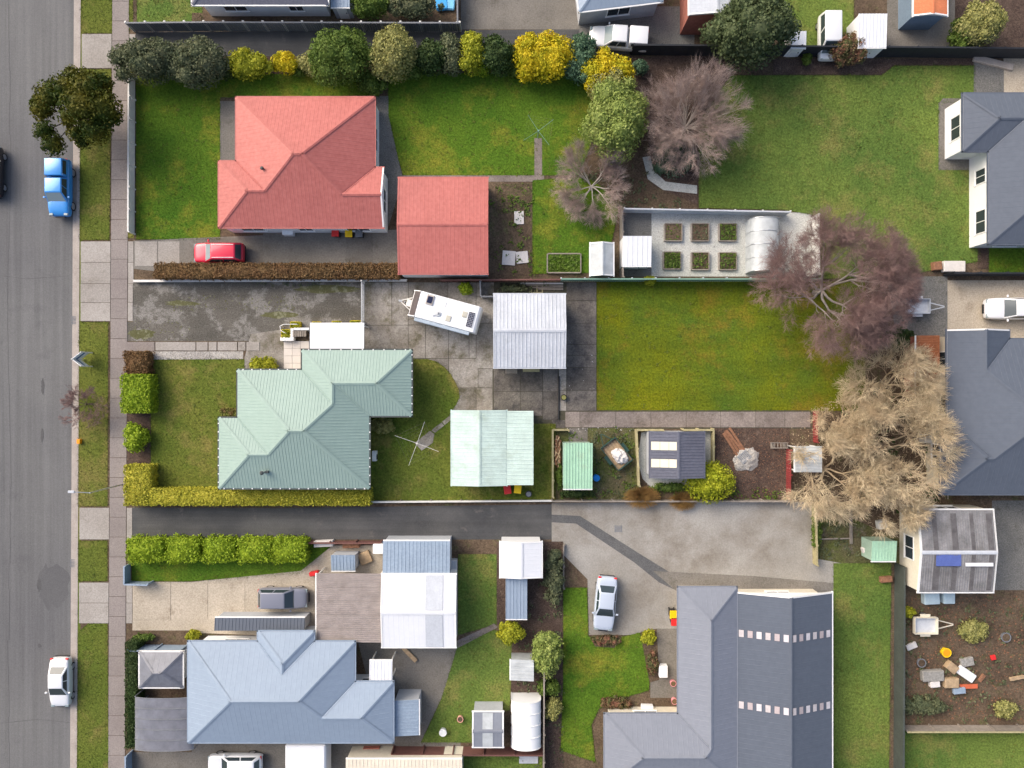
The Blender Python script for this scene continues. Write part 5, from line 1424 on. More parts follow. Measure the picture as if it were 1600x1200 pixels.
hedge('hedge','small clipped box hedge in the notch of the green house',[(343,638,371,653)],.7,LF['box'],.09)
shrub('shrub','rounded dark lime shrub beside the terrace',389,555,437,590,1.1,LF['ygreen'],.11,8)
shrub('shrub','rounded light green shrub in the rear corner of the green house',579,651,615,682,1.2,LF['pale'],.11,8)
shrub('shrub','light green shrub behind the caravan',715,440,739,463,1.1,LF['limeg'],.11,6)
shrub('shrub','bright lime round shrub against the charcoal shed',1071,721,1147,785,2.3,LF['lime'],.12,14,lump=(.2,.3),main=.96)
tussock('tussock','wide tan tussock leaning over the lane fence',1003,777,29,17,1.3,LF['buff'])
tussock('tussock','smaller tan tussock beside the bright lime shrub',1067,783,22,15,1.1,LF['buff'],1900)
# red-roofed property: hedge row and trees
hedge('hedge','long brown beech hedge along the red property drive',[(240,411,622,434)],1.5,LF['brown'],.10,wob=.1)
shrub('shrub','grey-olive overgrown shrub overhanging the footpath corner',175,59,284,136,3.6,LF['olive'],.14,12,cat='shrub',trunk=.1)
shrub('shrub','grey-olive shrub second in the top hedge row',259,63,358,144,3.4,LF['olive'],.14,11,trunk=.1)
shrub('shrub','yellow-green shrub beside the grey-olive ones',344,75,428,128,2.4,LF['ygreen'],.13,9)
shrub('shrub','small bright yellow shrub in the top hedge row',422,79,471,119,1.9,LF['gold'],.12,7)
shrub('shrub','buff olive shrub left of the round green one',464,75,520,124,2.2,LF['pale'],.13,7)
shrub('shrub','large round mid-green shrub above the red roof',486,46,588,140,4.2,LF['mid'],.14,13,trunk=.1)
shrub('shrub','pale olive round shrub above the red house corner',575,43,655,133,4.0,LF['pale'],.13,12,trunk=.1)
shrub('shrub','small green shrub tucked by the red house corner',559,109,604,154,1.9,LF['mid'],.12,7)
shrub('shrub','dark green shrub right of the pale olive one',642,61,708,122,2.8,LF['dark'],.14,8)
shrub('shrub','loose olive shrub before the yellow one',680,55,733,122,2.8,LF['olive'],.13,7)
shrub('shrub','narrow mustard yellow shrub in the top row',712,47,762,123,3.0,LF['ygreen'],.13,8)
shrub('shrub','dark evergreen shrub left of the golden bush',746,55,814,124,2.8,LF['dark'],.14,8)
shrub('shrub','large golden bush at the top of the back lawn',797,46,902,134,3.2,LF['gold'],.14,13)
shrub('shrub','blue-green shrub between the two golden bushes',878,49,938,138,2.8,LF['bluegreen'],.14,9)
shrub('shrub','smaller golden bush behind the light conifer',909,78,992,154,3.4,LF['gold'],.14,10)
shrub('shrub','pale yellow shrub peeping over the light conifer',918,105,988,172,3.6,LF['pale'],.13,8)
for k,(a,b,c,d,h_,mt,lab) in enumerate(((330,92,372,128,1.4,'dark','low dark filler shrub between the grey-olive and yellow-green shrubs'),(452,92,482,122,1.2,'mid','low green filler shrub right of the small yellow one'),(622,96,668,126,1.6,'mid','low green filler shrub right of the pale olive one'),(738,90,770,122,1.5,'limeg','bright green low shrub right of the mustard one'),(786,92,822,124,1.3,'mid','low green shrub left of the large golden bush'))):
    shrub('shrub',lab,a,b,c,d,h_,LF[mt],.13,7)
shrub('conifer','tall light green conifer at the end of the back lawn',911,122,1016,266,5.2,LF['conifer'],.14,16,trunk=.15,cat='tree',lump=(.26,.42))
shrub('shrub','little blue-green shrub under the black fence',988,90,1013,121,1.4,LF['bluegreen'],.12,6)
bare_tree('tree','pale bare tree with pinkish twigs beside the big lawn',1084,180,84,6.0,M['grey_limb'],M['pink_twig'],30,3,.0065,seed=27,trunk_h=.8,trunk_r=.17,up=.7,spread=.55,tipn=4,wig=.09,tl0=(.10,.2),thick=.7)
bare_tree('tree','low bare grey-brown tree below the light conifer',928,282,64,4.2,M['grey_limb'],M['pink_twig'],11,3,.007,seed=33,trunk_h=.7,trunk_r=.14,tipn=5,spread=.6,wig=.14,tl0=(.1,.22))
shrub('conifer','big dark green conifer over the black fence',1103,-14,1246,112,7.0,LF['pine'],.18,18,trunk=.2,cat='tree',lump=(.26,.45))
shrub('shrub','loose reddish rose bush on the mulch bed',1298,50,1359,109,2.2,LF['rose'],.12,10,main=.65)
shrub('shrub','small bright green shrub on the mulch bed',1251,82,1270,104,.9,LF['mid'],.11,6)
shrub('shrub','large yellow-flecked shrub in the top right garden',1498,2,1570,80,3.2,LF['pale'],.13,12)
shrub('shrub','dark lime shrub beside the yellow-flecked one',1481,28,1526,84,2.2,LF['mid'],.13,8)
shrub('shrub','leafy shrub against the top fence by the lean-to',545,-10,610,32,2.4,LF['mid'],.13,9)
shrub('shrub','brownish twiggy shrub beside the blue covers',598,-8,690,32,2.0,LF['olive'],.13,10)
shrub('shrub','low green plants under the pale bare tree',1020,205,1088,286,.9,LF['bluegreen'],.13,12,lump=(.2,.35))
shrub('shrub','yellowing weed sprouting through the green fence',1006,430,1026,448,1.2,LF['ygreen'],.10,5)
shrub('shrub','dark ivy clump beneath the purple tree',1368,510,1432,552,1.0,LF['dark'],.13,9)
# big bare tree and tan trees
bare_tree('tree','large bare purple-brown tree at the end of the bright lawn',1310,446,119,7.5,M['brown_limb'],M['purple_twig'],22,4,.0066,seed=52,trunk_h=1.4,trunk_r=.2,up=.6,tipn=4,spread=.8,thick=.75,wig=.24,tl0=(.06,.12),taper=(.45,.64),boughs=7)
def tan_tree(label, px, py, rad, h, seed, n=20, tip=2):
    bare_tree('tree',label,px,py,rad,h,M['tan_limb'],M['tan_twig'],n,3,.013,seed=seed,trunk_h=.9,trunk_r=.16,up=.72,tipn=tip,spread=.62,thick=1.0,wig=.15,tl0=(.12,.26),taper=(.45,.62),boughs=6)
tan_tree('wispy tan bare tree nearest the purple tree',1400,602,70,5.5,11)
tan_tree('wispy tan bare tree above the long red paling fence',1306,738,74,5.5,12,20)
tan_tree('largest wispy tan bare tree beside the slate grey house',1408,700,84,6.2,13,25)
tan_tree('wispy tan bare tree over the weathered workshop corner',1392,778,58,5.0,14,16)
tan_tree('small wispy tan bare tree at the lawn corner',1325,664,46,4.5,15,13)
# southern gardens
for k,(a,b,lab) in enumerate(((193,256,'first clipped green bush of the lane hedge row, nearest the footpath'),(254,312,'second clipped green bush of the lane hedge row'),(312,368,'middle clipped green bush of the lane hedge row'),(366,424,'fourth clipped green bush of the lane hedge row'),(420,480,'last clipped green bush of the lane hedge row'))):
    b_ = hedge('hedge_bush',lab,[(a+4,845,b-2,876),(a+9,842,b-8,879)],1.45,LF['limeg'],.12,group='clipped bushes along the lane',wob=.16)
hedge('hedge','narrow dark green hedge along the lower footpath',[(195,1004,213,1170)],1.5,LF['dark'],.10)
shrub('shrub','low green shrub behind the blue-grey lower fence',207,988,243,1004,.8,LF['mid'],.11,6)
shrub('shrub','small yellow ball shrub above the gazebo',290,982,312,1003,1.0,LF['ygreen'],.10,6)
shrub('shrub','yellow-green shrub below the narrow lean-to',775,968,820,1010,2.0,LF['ygreen'],.13,8)
shrub('shrub','tall olive-lime shrub along the brown fence',831,980,880,1068,2.6,LF['conifer'],.13,12)
shrub('shrub','dark lime shrub at the foot of the olive-lime one',838,1058,878,1090,1.4,LF['mid'],.12,7)
shrub('shrub','small olive-yellow shrub beside the tunnel house',848,1088,880,1128,1.5,LF['pale'],.12,7)
shrub('shrub','straggly brown-green shrub by the white gable shed',848,855,884,960,1.6,LF['olive'],.13,10)
shrub('shrub','green weeds along the timber edge of the yard',1266,800,1286,870,.8,LF['mid'],.12,9)
shrub('shrub','round olive bush beside the cream trailer',1409,946,1430,967,1.0,LF['ygreen'],.10,6)
shrub('shrub','dry tan bush in the brown yard',1498,968,1546,1010,.9,LF['pale'],.13,8)
shrub('shrub','low weeds along the bottom fence of the brown yard',1410,1085,1480,1122,.8,LF['olive'],.13,9)
shrub('shrub','grey-green weed clump at the right end of the bottom fence',1555,1095,1590,1125,.8,LF['pale'],.12,7)
shrub('shrub','red-green garden plants at the corner of the grey house',936,1086,985,1112,.7,LF['rose'],.12,8)
shrub('shrub','yellow-green perennials beside the curved lawn edge',1002,982,1026,1010,.7,LF['ygreen'],.11,7)
shrub('shrub','mixed perennials along the path of the grey house',1008,1015,1030,1060,.7,LF['rose'],.11,8)
shrub('shrub','leafy perennials behind the silver-blue sedan',922,990,972,1012,.6,LF['rose'],.11,8)
shrub('shrub','weeds against the southern side of the charcoal shed',1020,752,1078,772,.5,LF['mid'],.11,9,lump=(.3,.5))
shrub('shrub','dark weeds behind the mint green shed',872,764,930,780,.6,LF['dark'],.11,8,lump=(.3,.5))
shrub('shrub','weedy growth behind the zinc workshop',778,444,830,458,.5,LF['olive'],.10,8,lump=(.3,.5))
shrub('shrub','green weeds left of the mint green shed',868,722,880,768,.5,LF['mid'],.10,7,lump=(.3,.5))
# ================================================================== SMALL THINGS
def box_thing(name,label,cat,px,py,z,w,d,h,mat,rz=0,bevel=.02,group=None):
    x,y,_ = P(px,py,z+h); o = MB().cbox(0,0,0,w,d,h).build(name,mat,None,(x,y,z),rz,bevel=bevel); tag(o,label,cat,group); return o
def clothesline(label, px, py, rad, rz, mat):
    x,y,_ = P(px,py,GZ); root = empty('clothesline',(x,y,GZ+.02),rz); tag(root,label,'clothesline')
    MB().tube((0,0,0),(0,0,1.75),.035,.035,8).build('pole', mat, root)
    MB().tube((0,0,1.6),(0,0,1.8),.07,.07,10).build('hub', mat, root)
    for k in range(4):
        a = k*math.pi/2; MB().tube((0,0,1.7),(rad*math.cos(a),rad*math.sin(a),1.95),.016,.012,6).build('arm', mat, root)
    for q in range(4):
        f = .4+.19*q; m = MB()
        for k in range(4):
            a,b = k*math.pi/2,(k+1)*math.pi/2
            m.tube((rad*f*math.cos(a),rad*f*math.sin(a),1.7+.25*f),(rad*f*math.cos(b),rad*f*math.sin(b),1.7+.25*f),.0025,.0025,3)
        m.build('line', M['paling'], root)
clothesline('pale rotary clothesline on the lawn behind the green house',656,690,1.9,math.radians(70),M['white_wood'])
clothesline('green rotary clothesline on the back lawn of the red house',840,216,1.5,math.radians(35),plain('green_steel',(.18,.32,.27),.5))
# pad and stepping path below the clothesline
pd = empty('path',(0,0,0)); pd['kind'] = 'structure'
def pslab(pts,mat,z=GZ+.08): MB().prism([P(x,y,GZ)[:2] for x,y in pts],z-.03,z).build('paving_slab',mat,pd)
pslab([(648,692),(672,673),(679,678),(676,692),(659,704)],M['slab'])
pslab([(674,673),(678,669),(690,660),(694,665),(680,676)],M['slab']); pslab([(691,659),(702,650),(706,655),(695,664)],M['slab'])
# terrace in front of the porch
te = empty('terrace',(0,0,0)); te['kind'] = 'structure'
slabs(te,'tile',[(444+13.2*i,533+11.5*j,444+13.2*(i+1),533+11.5*(j+1)) for i in range(3) for j in range(4)],M['tile'],GZ+.12,gap=.02,th=.12)
tw = empty('terrace_wall',P(460,522,GZ)); tag(tw,'low white wall stepping around the terrace corner','wall')
for (a,b,c,d) in ((438,527,459,532.5),(454,513,459,526.8),(459.3,512,483,516)):
    p = P(a,d,.6); q = P(c,b,.6); ox,oy = tw.location.x,tw.location.y
    MB().box(p[0]-ox,p[1]-oy,0,q[0]-ox,q[1]-oy,.55).build('wall_segment', M['white_wall'], tw, bevel=.015)
st = empty('bench',P(471,522,GZ)); tag(st,'grey slatted bench beside the white porch roof','bench')
for k in range(6): ubox('slat', M['paling'], st, -.48+.19*k,0,.55,.15,.5,.04)
for s in (-1,1): ubox('leg', M['paling'], st, s*.45,0,0,.08,.45,.55)
for i,(a,b,c,d,lab) in enumerate(((440,515,454,528,'lower mustard planter box at the terrace corner'),(454,503,469,512,'upper mustard planter box at the terrace corner'),
        (488,503,501,507,'mustard planter left along the white porch roof'),(519,502,532,506,'mustard planter in the middle along the white porch roof'),(547,501,565,506,'mustard planter right along the white porch roof'))):
    p = P(a,d,.55); q = P(c,b,.55); cx,cy = (p[0]+q[0])/2,(p[1]+q[1])/2; w,d_ = q[0]-p[0],q[1]-p[1]
    r_ = empty('planter',(cx,cy,GZ+.02)); tag(r_,lab,'planter','mustard planters around the terrace')
    for s in (-1,1):
        MB().box(s*w/2-.03,-d_/2,0,s*w/2+.03,d_/2,.5).build('side', M['mustard'], r_); MB().box(-w/2+.031,s*d_/2-.03,0,w/2-.031,s*d_/2+.03,.5).build('side', M['mustard'], r_)
    MB().box(-w/2+.03,-d_/2+.03,.3,w/2-.03,d_/2-.03,.42).build('soil', LF['ygreen'], r_)
    V,F = quads_leaf(np.stack([NR.uniform(-w/2,w/2,160),NR.uniform(-d_/2,d_/2,160),NR.uniform(.42,.58,160)],1),np.tile([0,0,1.],(160,1)),.08); obj('foliage',mesh_np('foliage',V,F,LF['ygreen']),None,r_)
hr = empty('handrail',P(447,512,GZ)); tag(hr,'white curved handrail behind the mustard planters','handrail')
pts = [(.2,-.5,.9),(-.15,-.3,.95),(-.2,.05,.95),(.1,.2,.95),(1.2,.22,.95)]
for a,b in zip(pts[:-1],pts[1:]): MB().tube(a,b,.03,.03,6).build('rail', M['trim'], hr)
for p in (pts[0],pts[2],pts[4]): MB().tube((p[0],p[1],0),p,.025,.025,6).build('post', M['trim'], hr)
# real estate sign: two boards in a V
sx,sy,_ = P(131,562,GZ); sg = empty('sign',(sx,sy,GZ)); tag(sg,'white V-shaped sale sign standing on the verge','sign')
for s in (-1,1):
    a = math.radians(180-38*s) ; a = math.radians(38*s)
    b = MB().box(.02,-.02,.45,.95,.02,1.65).build('board', M['white'], sg, (0,0,0), a)
    MB().box(.06,-.024*s-.003,.95,.91,-.024*s+.003,1.2).build('blue_band', plain('sign_blue',(.05,.12,.3),.5), b)
    MB().box(.9,-.04,0,.97,.04,1.7).build('post', M['white_wood'], sg, (0,0,0), a+.0)
MB().cbox(0,0,0,.08,.08,1.7).build('post', M['white_wood'], sg)
# street lamp
lx,ly,_ = P(191,757,GZ); sl = empty('street_lamp',(lx,ly,GZ)); tag(sl,'slender grey street lamp by the front hedge corner','street lamp')
MB().tube((0,0,0),(0,0,4.6),.07,.045,10).build('pole', M['steel'], sl)
MB().tube((0,0,4.55),(-1.0,.12,5.0),.035,.03,8).build('arm', M['steel'], sl)
hd = MB().cbox(-1.2,.14,4.93,.5,.2,.12).build('lamp_head', M['zinc'], sl, bevel=.03); MB().cbox(-1.22,.14,4.905,.34,.14,.02).build('lens', M['white'], hd)
box_thing('marker_post','small orange utility box at the kerb','utility box',122,690,GZ,.28,.38,.35,M['orange'])
# bins
def bin_(label,px,py,mat,rz=0,body=None):
    x,y,_ = P(px,py,1.0); r_ = empty('wheelie_bin',(x,y,GZ+.02),rz); tag(r_,label,'bin','wheelie bins')
    V = [(-.22,-.24,0),(.22,-.24,0),(.22,.24,0),(-.22,.24,0),(-.28,-.32,.9),(.28,-.32,.9),(.28,.32,.9),(-.28,.32,.9)]
    MB().add(V,[(3,2,1,0),(4,5,6,7),(0,1,5,4),(1,2,6,5),(2,3,7,6),(3,0,4,7)]).build('body', body or M['black'], r_, bevel=.03)
    MB().box(-.3,-.36,.905,.3,.34,.98).build('lid', mat, r_, bevel=.03)
    for s in (-1,1): MB().tube((s*.2-.03,.26,.1),(s*.2+.03,.26,.1),.1,.1,10).build('wheel', M['tyre'], r_)
    MB().tube((-.25,.38,.9),(.25,.38,.9),.02,.02,6).build('handle', M['black'], r_)
bin_('red-lidded bin behind the pale green garage',793,765,M['red'],.15); bin_('yellow-lidded bin behind the pale green garage',809,764,M['yellow'],-.1)
bin_('red-lidded bin against the red-roofed house',524,363,M['red']); bin_('yellow-lidded bin against the red-roofed house',545,364,M['yellow']); bin_('dark-lidded bin next to the yellow one at the red-roofed house',561,364,M['grey_fence'])
bin_('yellow-lidded bin against the grey L-shaped house',1052,960,M['yellow']); bin_('red-lidded bin against the grey L-shaped house',1054,971,M['red'])
def barrel_pot(name,label,cat,px,py,r,h,mat,fill=None,rim=True):
    x,y,_ = P(px,py,GZ+h); o = empty(name,(x,y,GZ+.02)); tag(o,label,cat)
    MB().tube((0,0,0),(0,0,h),r*.88,r,18).build('body', mat, o)
    if fill: MB().tube((0,0,h+.003),(0,0,h+.02),r*.82,r*.78,18).build('contents', fill, o)
    m = MB(); n = 18
    for k in range(n): a,b = 2*math.pi*k/n,2*math.pi*(k+1)/n; m.tube((r*math.cos(a),r*math.sin(a),h),(r*math.cos(b),r*math.sin(b),h),.025,.025,5)
    m.build('rim', mat, o)
barrel_pot('barrel','blue plastic barrel beside the mint green shed','barrel',932,747,.26,.85,M['blue_plastic'],M['blue_plastic'])
barrel_pot('plant_pot','black tub in the corner behind the pale green garage','pot',826,772,.26,.5,M['black'],M['grey_fence'])
barrel_pot('plant_pot','dark round tub with pale plant on the dark slabs','pot',881,621,.24,.4,M['tyre'],LF['pale'])
barrel_pot('plant_pot','white round tub on the lower lawn','pot',692,1145,.3,.4,M['white'],M['white'])
barrel_pot('plant_pot','pink round tub by the grey gable shed','pot',719,1124,.25,.35,plain('pink_pot',(.65,.35,.27),.6),M['soil'])
barrel_pot('tub','yellow tub in the brown yard','tub',1479,1020,.38,.4,M['yellow'],M['orange'])
barrel_pot('tyre_stack','old tyre lying in the brown yard','tyre',1440,1036,.36,.25,M['grey_fence'],M['soil']); barrel_pot('tyre_stack','old tyre at the right of the brown yard','tyre',1572,996,.4,.25,M['grey_fence'],M['soil'])
# pipe on the slabs
p,q = P(873.5,588,GZ),P(872.5,655,GZ); o = MB().tube((0,0,.07),(q[0]-p[0],q[1]-p[1],.07),.07,.07,8).build('drain_pipe', M['black'], None, (p[0],p[1],GZ+.05)); tag(o,'long black pipe lying on the dark slabs','pipe')
# ladder
lx,ly,_ = P(1218,696,.7); ld = empty('ladder',(lx,ly,GZ)); tag(ld,'weathered timber ladder lying at the top of the red fence','ladder')
for s in (-1,1): MB().box(-.75,s*.22-.03,.52,.75,s*.22+.03,.6).build('rail', M['paling'], ld)
for k in range(6): MB().box(-.65+.26*k-.03,-.185,.54,-.65+.26*k+.03,.185,.58).build('rung', M['paling'], ld)
for s in (-1,1): ubox('support', M['paling'], ld, s*.5,0,0,.1,.4,.515)
# ash heap, log, lumber
crumple('ash_heap','grey ash heap with an iron grate in the mulch plot','ash heap',1166,718,GZ,1.15,.95,.28,M['gravel'],8,.5)
gr = empty('grate',P(1163,714,.45)); gr.location.z = GZ+.3; gr.rotation_euler[2] = .75; tag(gr,'small iron grate lying on the ash heap','grate')
for k in range(7): MB().cbox(-.42+.14*k,0,0,.06,.7,.03).build('bar', M['steel'], gr)
for s in (-1,1): MB().cbox(0,s*.36,.0,.95,.05,.03).build('frame', M['steel'], gr)
pl = empty('timber_pile',P(1147,692,GZ)); pl.rotation_euler[2] = math.radians(-55); tag(pl,'rotting orange-brown planks laid towards the ash heap','timber')
for k in range(4): ubox('plank', M['rot_wood'], pl, R.uniform(-.1,.1),-.36+.24*k,GZ-.06+R.uniform(0,.03),2.6,.2,.06,R.uniform(-.04,.04))
fw = empty('firewood_stack',P(871,705,GZ)); tag(fw,'stack of split brown firewood beside the mint green shed','firewood')
for k in range(60):
    o = MB().tube((0,-.22,0),(0,.22,0),R.uniform(.05,.09),R.uniform(.05,.09),6).build('log', M['rot_wood'] if k%3 else M['wood'], fw, (R.uniform(-.22,.22),1.15-2.3*k/60+R.uniform(-.1,.1),.08+R.uniform(0,.35)), R.uniform(-.5,.5))
lm = empty('timber_pile',P(852,446,GZ)); tag(lm,'long grey planks stacked along the maroon fence','timber')
for k in range(4): ubox('plank', M['paling'] if k else M['white_wood'], lm, -.3+.25*k,.16-.16*k,.05+.02*k,3.6-.5*k,.12,.05,R.uniform(-.03,.03))
fr = empty('window_frame',P(839,452,GZ)); tag(fr,'old timber window frame lying behind the zinc workshop','window frame')
for x in (-.45,0,.45): ubox('bar', M['lichen_wood'], fr, x,0,.04,.07,.62,.06)
for y in (-.31,.31): ubox('rail', M['lichen_wood'], fr, 0,y,.045,.97,.07,.06)
# step by workshop
box_thing('doorstep','left timber doorstep at the zinc workshop','step',799,580,GZ+.01,1.0,.4,.12,M['paling']); box_thing('doorstep','right slatted doorstep at the zinc workshop','step',830,578,GZ+.01,1.4,.32,.14,M['lichen_wood'])
# square vegetable beds
for i,(cx,cy) in enumerate(((1052,363),(1094,363),(1137,363),(1050,407),(1094,408),(1137,408))):
    nm = ('top left','top middle','top right','bottom left','bottom middle','bottom right')[i]
    x,y,_ = P(cx,cy,.3); r_ = empty('raised_bed',(x,y,GZ)); tag(r_,'%s square raised bed on the pale gravel'%nm,'garden bed','square raised beds')
    w = 1.45
    for s in (-1,1):
        MB().box(s*w/2-.04,-w/2,0,s*w/2+.04,w/2,.28).build('board', M['paling'], r_); MB().box(-w/2+.041,s*w/2-.04,0,w/2-.041,s*w/2+.04,.28).build('board', M['paling'], r_)
    MB().box(-w/2+.03,-w/2+.03,.05,w/2-.03,w/2-.03,.22).build('soil', M['soil'], r_)
    k = (40,60,260,420,120,200)[i]
    V,F = quads_leaf(np.stack([NR.uniform(-w/2+.08,w/2-.08,k),NR.uniform(-w/2+.08,w/2-.08,k),NR.uniform(.24,.36,k)],1),np.tile([0,0,1.],(k,1)),.12); obj('foliage',mesh_np('foliage',V,F,LF['mid'] if i!=1 else LF['olive']),None,r_)
r_ = empty('raised_bed',P(881,412,GZ)); tag(r_,'timber-edged grassy bed by the green fence','garden bed')
for s in (-1,1): MB().box(s*1.4-.05,-.8,0,s*1.4+.05,.8,.3).build('board', M['paling'], r_); MB().box(-1.349,s*.8-.05,0,1.349,s*.8+.05,.3).build('board', M['paling'], r_)
MB().box(-1.36,-.76,.03,1.36,.76,.24).build('soil', M['lawn_deep'], r_)
V,F = quads_leaf(np.stack([NR.uniform(-1.3,1.3,500),NR.uniform(-.7,.7,500),NR.uniform(.25,.4,500)],1),np.tile([0,0,1.],(500,1)),.12); obj('foliage',mesh_np('foliage',V,F,LF['mid']),None,r_)
for (px,py,w,d,lab) in ((811,340,.8,1.1,'upper pale sheet lying beside the red garage'),(795,403,1.1,1.2,'left of two lower pale sheets beside the red garage'),(816,402,1.0,1.0,'right of two lower pale sheets beside the red garage')):
    box_thing('sheet',lab,'sheet',px,py,GZ+.02,w,d,.08,M['offwhite'],R.uniform(-.1,.1),.01)
# odds and ends in the neighbours' yards
box_thing('pool_cover','larger bright blue cover at the top edge','cover',690,4,GZ+.02,1.0,1.1,.35,M['pool_blue'],.1,.08); box_thing('pool_cover','smaller pale blue cover at the top edge','cover',704,5,GZ+.02,.7,1.0,.3,plain('pale_blue_cover',(.18,.5,.78),.5),-.1,.08)
box_thing('air_unit','white outdoor unit below the red house eave','air unit',449,362,GZ+.02,.9,.5,.7,M['white'],0,.03)
box_thing('water_tank','pale blue box below the weathered workshop, left one','box',1457,936,GZ,1.3,.95,.6,plain('pale_blue_box',(.48,.60,.66),.5),.05,.05); box_thing('water_tank','pale blue box below the weathered workshop, right one','box',1484,935,GZ,.95,.95,.6,plain('pale_blue_box2',(.48,.60,.66),.5),0,.05)
box_thing('mattress','white mattress leaning on the junk heap in the brown yard','mattress',1511,1054,GZ,1.6,.75,.3,M['white'],-.6,.06)
box_thing('crate','tan crate in the junk heap','crate',1489,1044,GZ,.9,.7,.5,M['wood'],-.7,.02); box_thing('crate','grey carton pile at the left of the junk heap','carton',1459,1057,GZ,1.8,.9,.5,M['stone'],.05,.05); box_thing('crate','tan carton in the middle of the junk heap','carton',1488,1068,GZ,1.2,.8,.45,M['wood'],.02,.03); box_thing('board','orange board at the front of the junk heap','board',1514,1073,GZ,1.5,.35,.15,plain('orange_board',(.55,.13,.06),.6),.03,.01); box_thing('crate','white carton in front of the grey pile','carton',1462,1070,GZ,.8,.5,.45,M['offwhite'],.1,.04)
box_thing('container','white roof of a caravan at the bottom edge','caravan',477,1193,GZ+.4,3.3,3.0,1.9,M['white_roof'],0,.12)
box_thing('post_box','white electrical cabinet by the tan trees','cabinet',1452,686,GZ,.7,.7,.9,M['white_wood'],.0,.03)
for i,(px,py,w,d) in enumerate(((1458,712,.75,2.3),(1461,753,.7,.6),(1458,640,.5,1.6))):
    box_thing('paving_slab',('long','square','upper')[i]+' cream slab at the foot of the slate grey house','slab',px,py,GZ+.01,w,d,.1,M['tile'],0,.01)
box_thing('bench','pale timber bench on the lawn edge by the fence','bench',1492,416,GZ,1.8,.9,.45,M['offwhite'],0,.03); box_thing('crate','pinkish crate beside the pale bench','crate',1466,415,GZ,.7,.7,.5,M['rot_wood'],.1,.03)
for k,(px,py,lab) in enumerate(((1052,1068,'upper pink flower pot beside the grey house'),(1054,1096,'lower pink flower pot beside the grey house'))):
    barrel_pot('flower_pot',lab,'pot',px,py,.25,.4,plain('pink_pot%d'%k,(.6,.25,.27),.6),LF['rose'])
box_thing('garden_table','white garden table beside the grey house','table',1037,1050,GZ,.7,1.0,.6,M['white'],0,.04)
box_thing('bench','white bench in front of the grey house corner','bench',1012,1108,GZ,1.0,.5,.5,M['white'],-.03,.04)
box_thing('play_slide','red toy in the yard below the hedge row','toy',490,897,GZ+.02,.8,.4,.5,M['red'],.2,.08)
box_thing('gas_bottle','orange drum under the smoked pergola','drum',528,998,GZ,.5,.5,.6,M['orange'],0,.1); box_thing('chair','red chair under the smoked pergola','chair',516,998,GZ,.5,.5,.7,M['red'],0,.05)
box_thing('cabinet','white appliance at the corner of the steel blue shed','appliance',591,858,GZ,.9,.8,1.2,M['white'],0,.03)
box_thing('kennel','lilac grey box right of the steel blue shed','box',708,884,GZ,.6,.9,.8,M['grey_wall'],0,.03)
box_thing('tank','white object left of the small green shed','appliance',1358,862,GZ,.8,.8,.6,M['offwhite'],.3,.08)
box_thing('crate','rusty orange barrow at the top of the long lawn strip','barrow',1386,906,GZ,1.0,.5,.4,M['rot_wood'],.1,.05)
box_thing('sheet','grey frame lying near the tunnel house','frame',826,1183,GZ,1.6,1.1,.15,M['zinc'],0,.02)
# timber beams left lying by the driveway top right
o = box_thing('concrete_beam','pale concrete beam lying askew by the black fence','beam',1553,97,GZ+.01,3.4,.55,.25,M['kerb'],math.radians(-14),.03)
# pale stones and debris
scatter('debris','white flakes scattered over the dark slabs','debris',rect(886,500,930,640),3.2,.16,M['offwhite'],z=GZ+.035,h=.1)
scatter('debris','small pale stones along the path edge','debris',rect(880,666,1000,674),14,.13,M['offwhite'],h=.3)
scatter('gravel','coarse brown gravel at the front door path','gravel',rect(384,552,394,578),60,.08,M['gravel'])

# repairs on the road surface
def road_patch(label, pts, mat, z=.004):
    o = obj('road_patch', mesh('road_patch',[P(x,y)[:2]+(z,) for x,y in pts][::-1],[tuple(range(len(pts)))],mat)); o['kind'] = 'structure'
M['road_dark'] = ground('older_asphalt',(.10,.10,.105),(.125,.125,.128),(.09,.09,.09),.1,.5,14,(.55,.8),.95,.25,grit=.22)
M['oil'] = plain('oil_stain',(.085,.085,.087),.8,0,.2,2)
road_patch('',blob(85,915,24,36,3),M['road_dark']); road_patch('',blob(62,914,3.5,10,4),M['oil'],.009); road_patch('',blob(62,1009,3,3,5),M['oil'],.009); road_patch('',blob(67,604,2.5,12,6),M['oil'],.009); road_patch('',blob(66,680,2.5,11,7),M['oil'],.009)

# weeds and rough growth
def weeds(label, pts, dens, mat, size=.14, h=.12):
    poly = [P(x,y,GZ)[:2] for x,y in pts]; X,Y = sample_poly(poly,dens); n = len(X)
    c = np.repeat(np.stack([X,Y,np.full(n,GZ+.03)],1),9,0); c[:,:2] += NR.normal(0,size*1.1,(9*n,2)); c[:,2] += NR.uniform(0,h,9*n)
    V,F = quads_leaf(c,np.tile([0,0,1.],(9*n,1)),size,1.6,.7); o = obj('weeds', mesh_np('weeds',V,F,mat)); tag(o,label,'weeds',kind='stuff')
weeds('rough weeds over the plot around the loaded trailer',rect(870,672,992,780),2.6,LF['mid'])
weeds('olive weeds around the loaded trailer',rect(926,672,992,780),2.0,LF['olive'])
weeds('weeds along the foot of the low grey board fence',rect(1000,764,1225,780),3.2,LF['mid'])
weeds('rough weeds in the brown yard',rect(1408,935,1680,1126),.8,LF['olive'],.16)
weeds('green growth among the tan trees',[(1300,640),(1470,560),(1470,790),(1400,800),(1300,700)],.9,LF['dark'],.2,.3)
weeds('weeds in the strip behind the zinc workshop',rect(775,443,870,460),4,LF['olive'],.12)
weeds('weeds in the garden right of the red garage',rect(768,290,832,432),1.6,LF['mid'])
weeds('weeds and creepers in the bed beside the white gable shed',rect(800,850,880,1200),1.3,LF['olive'])
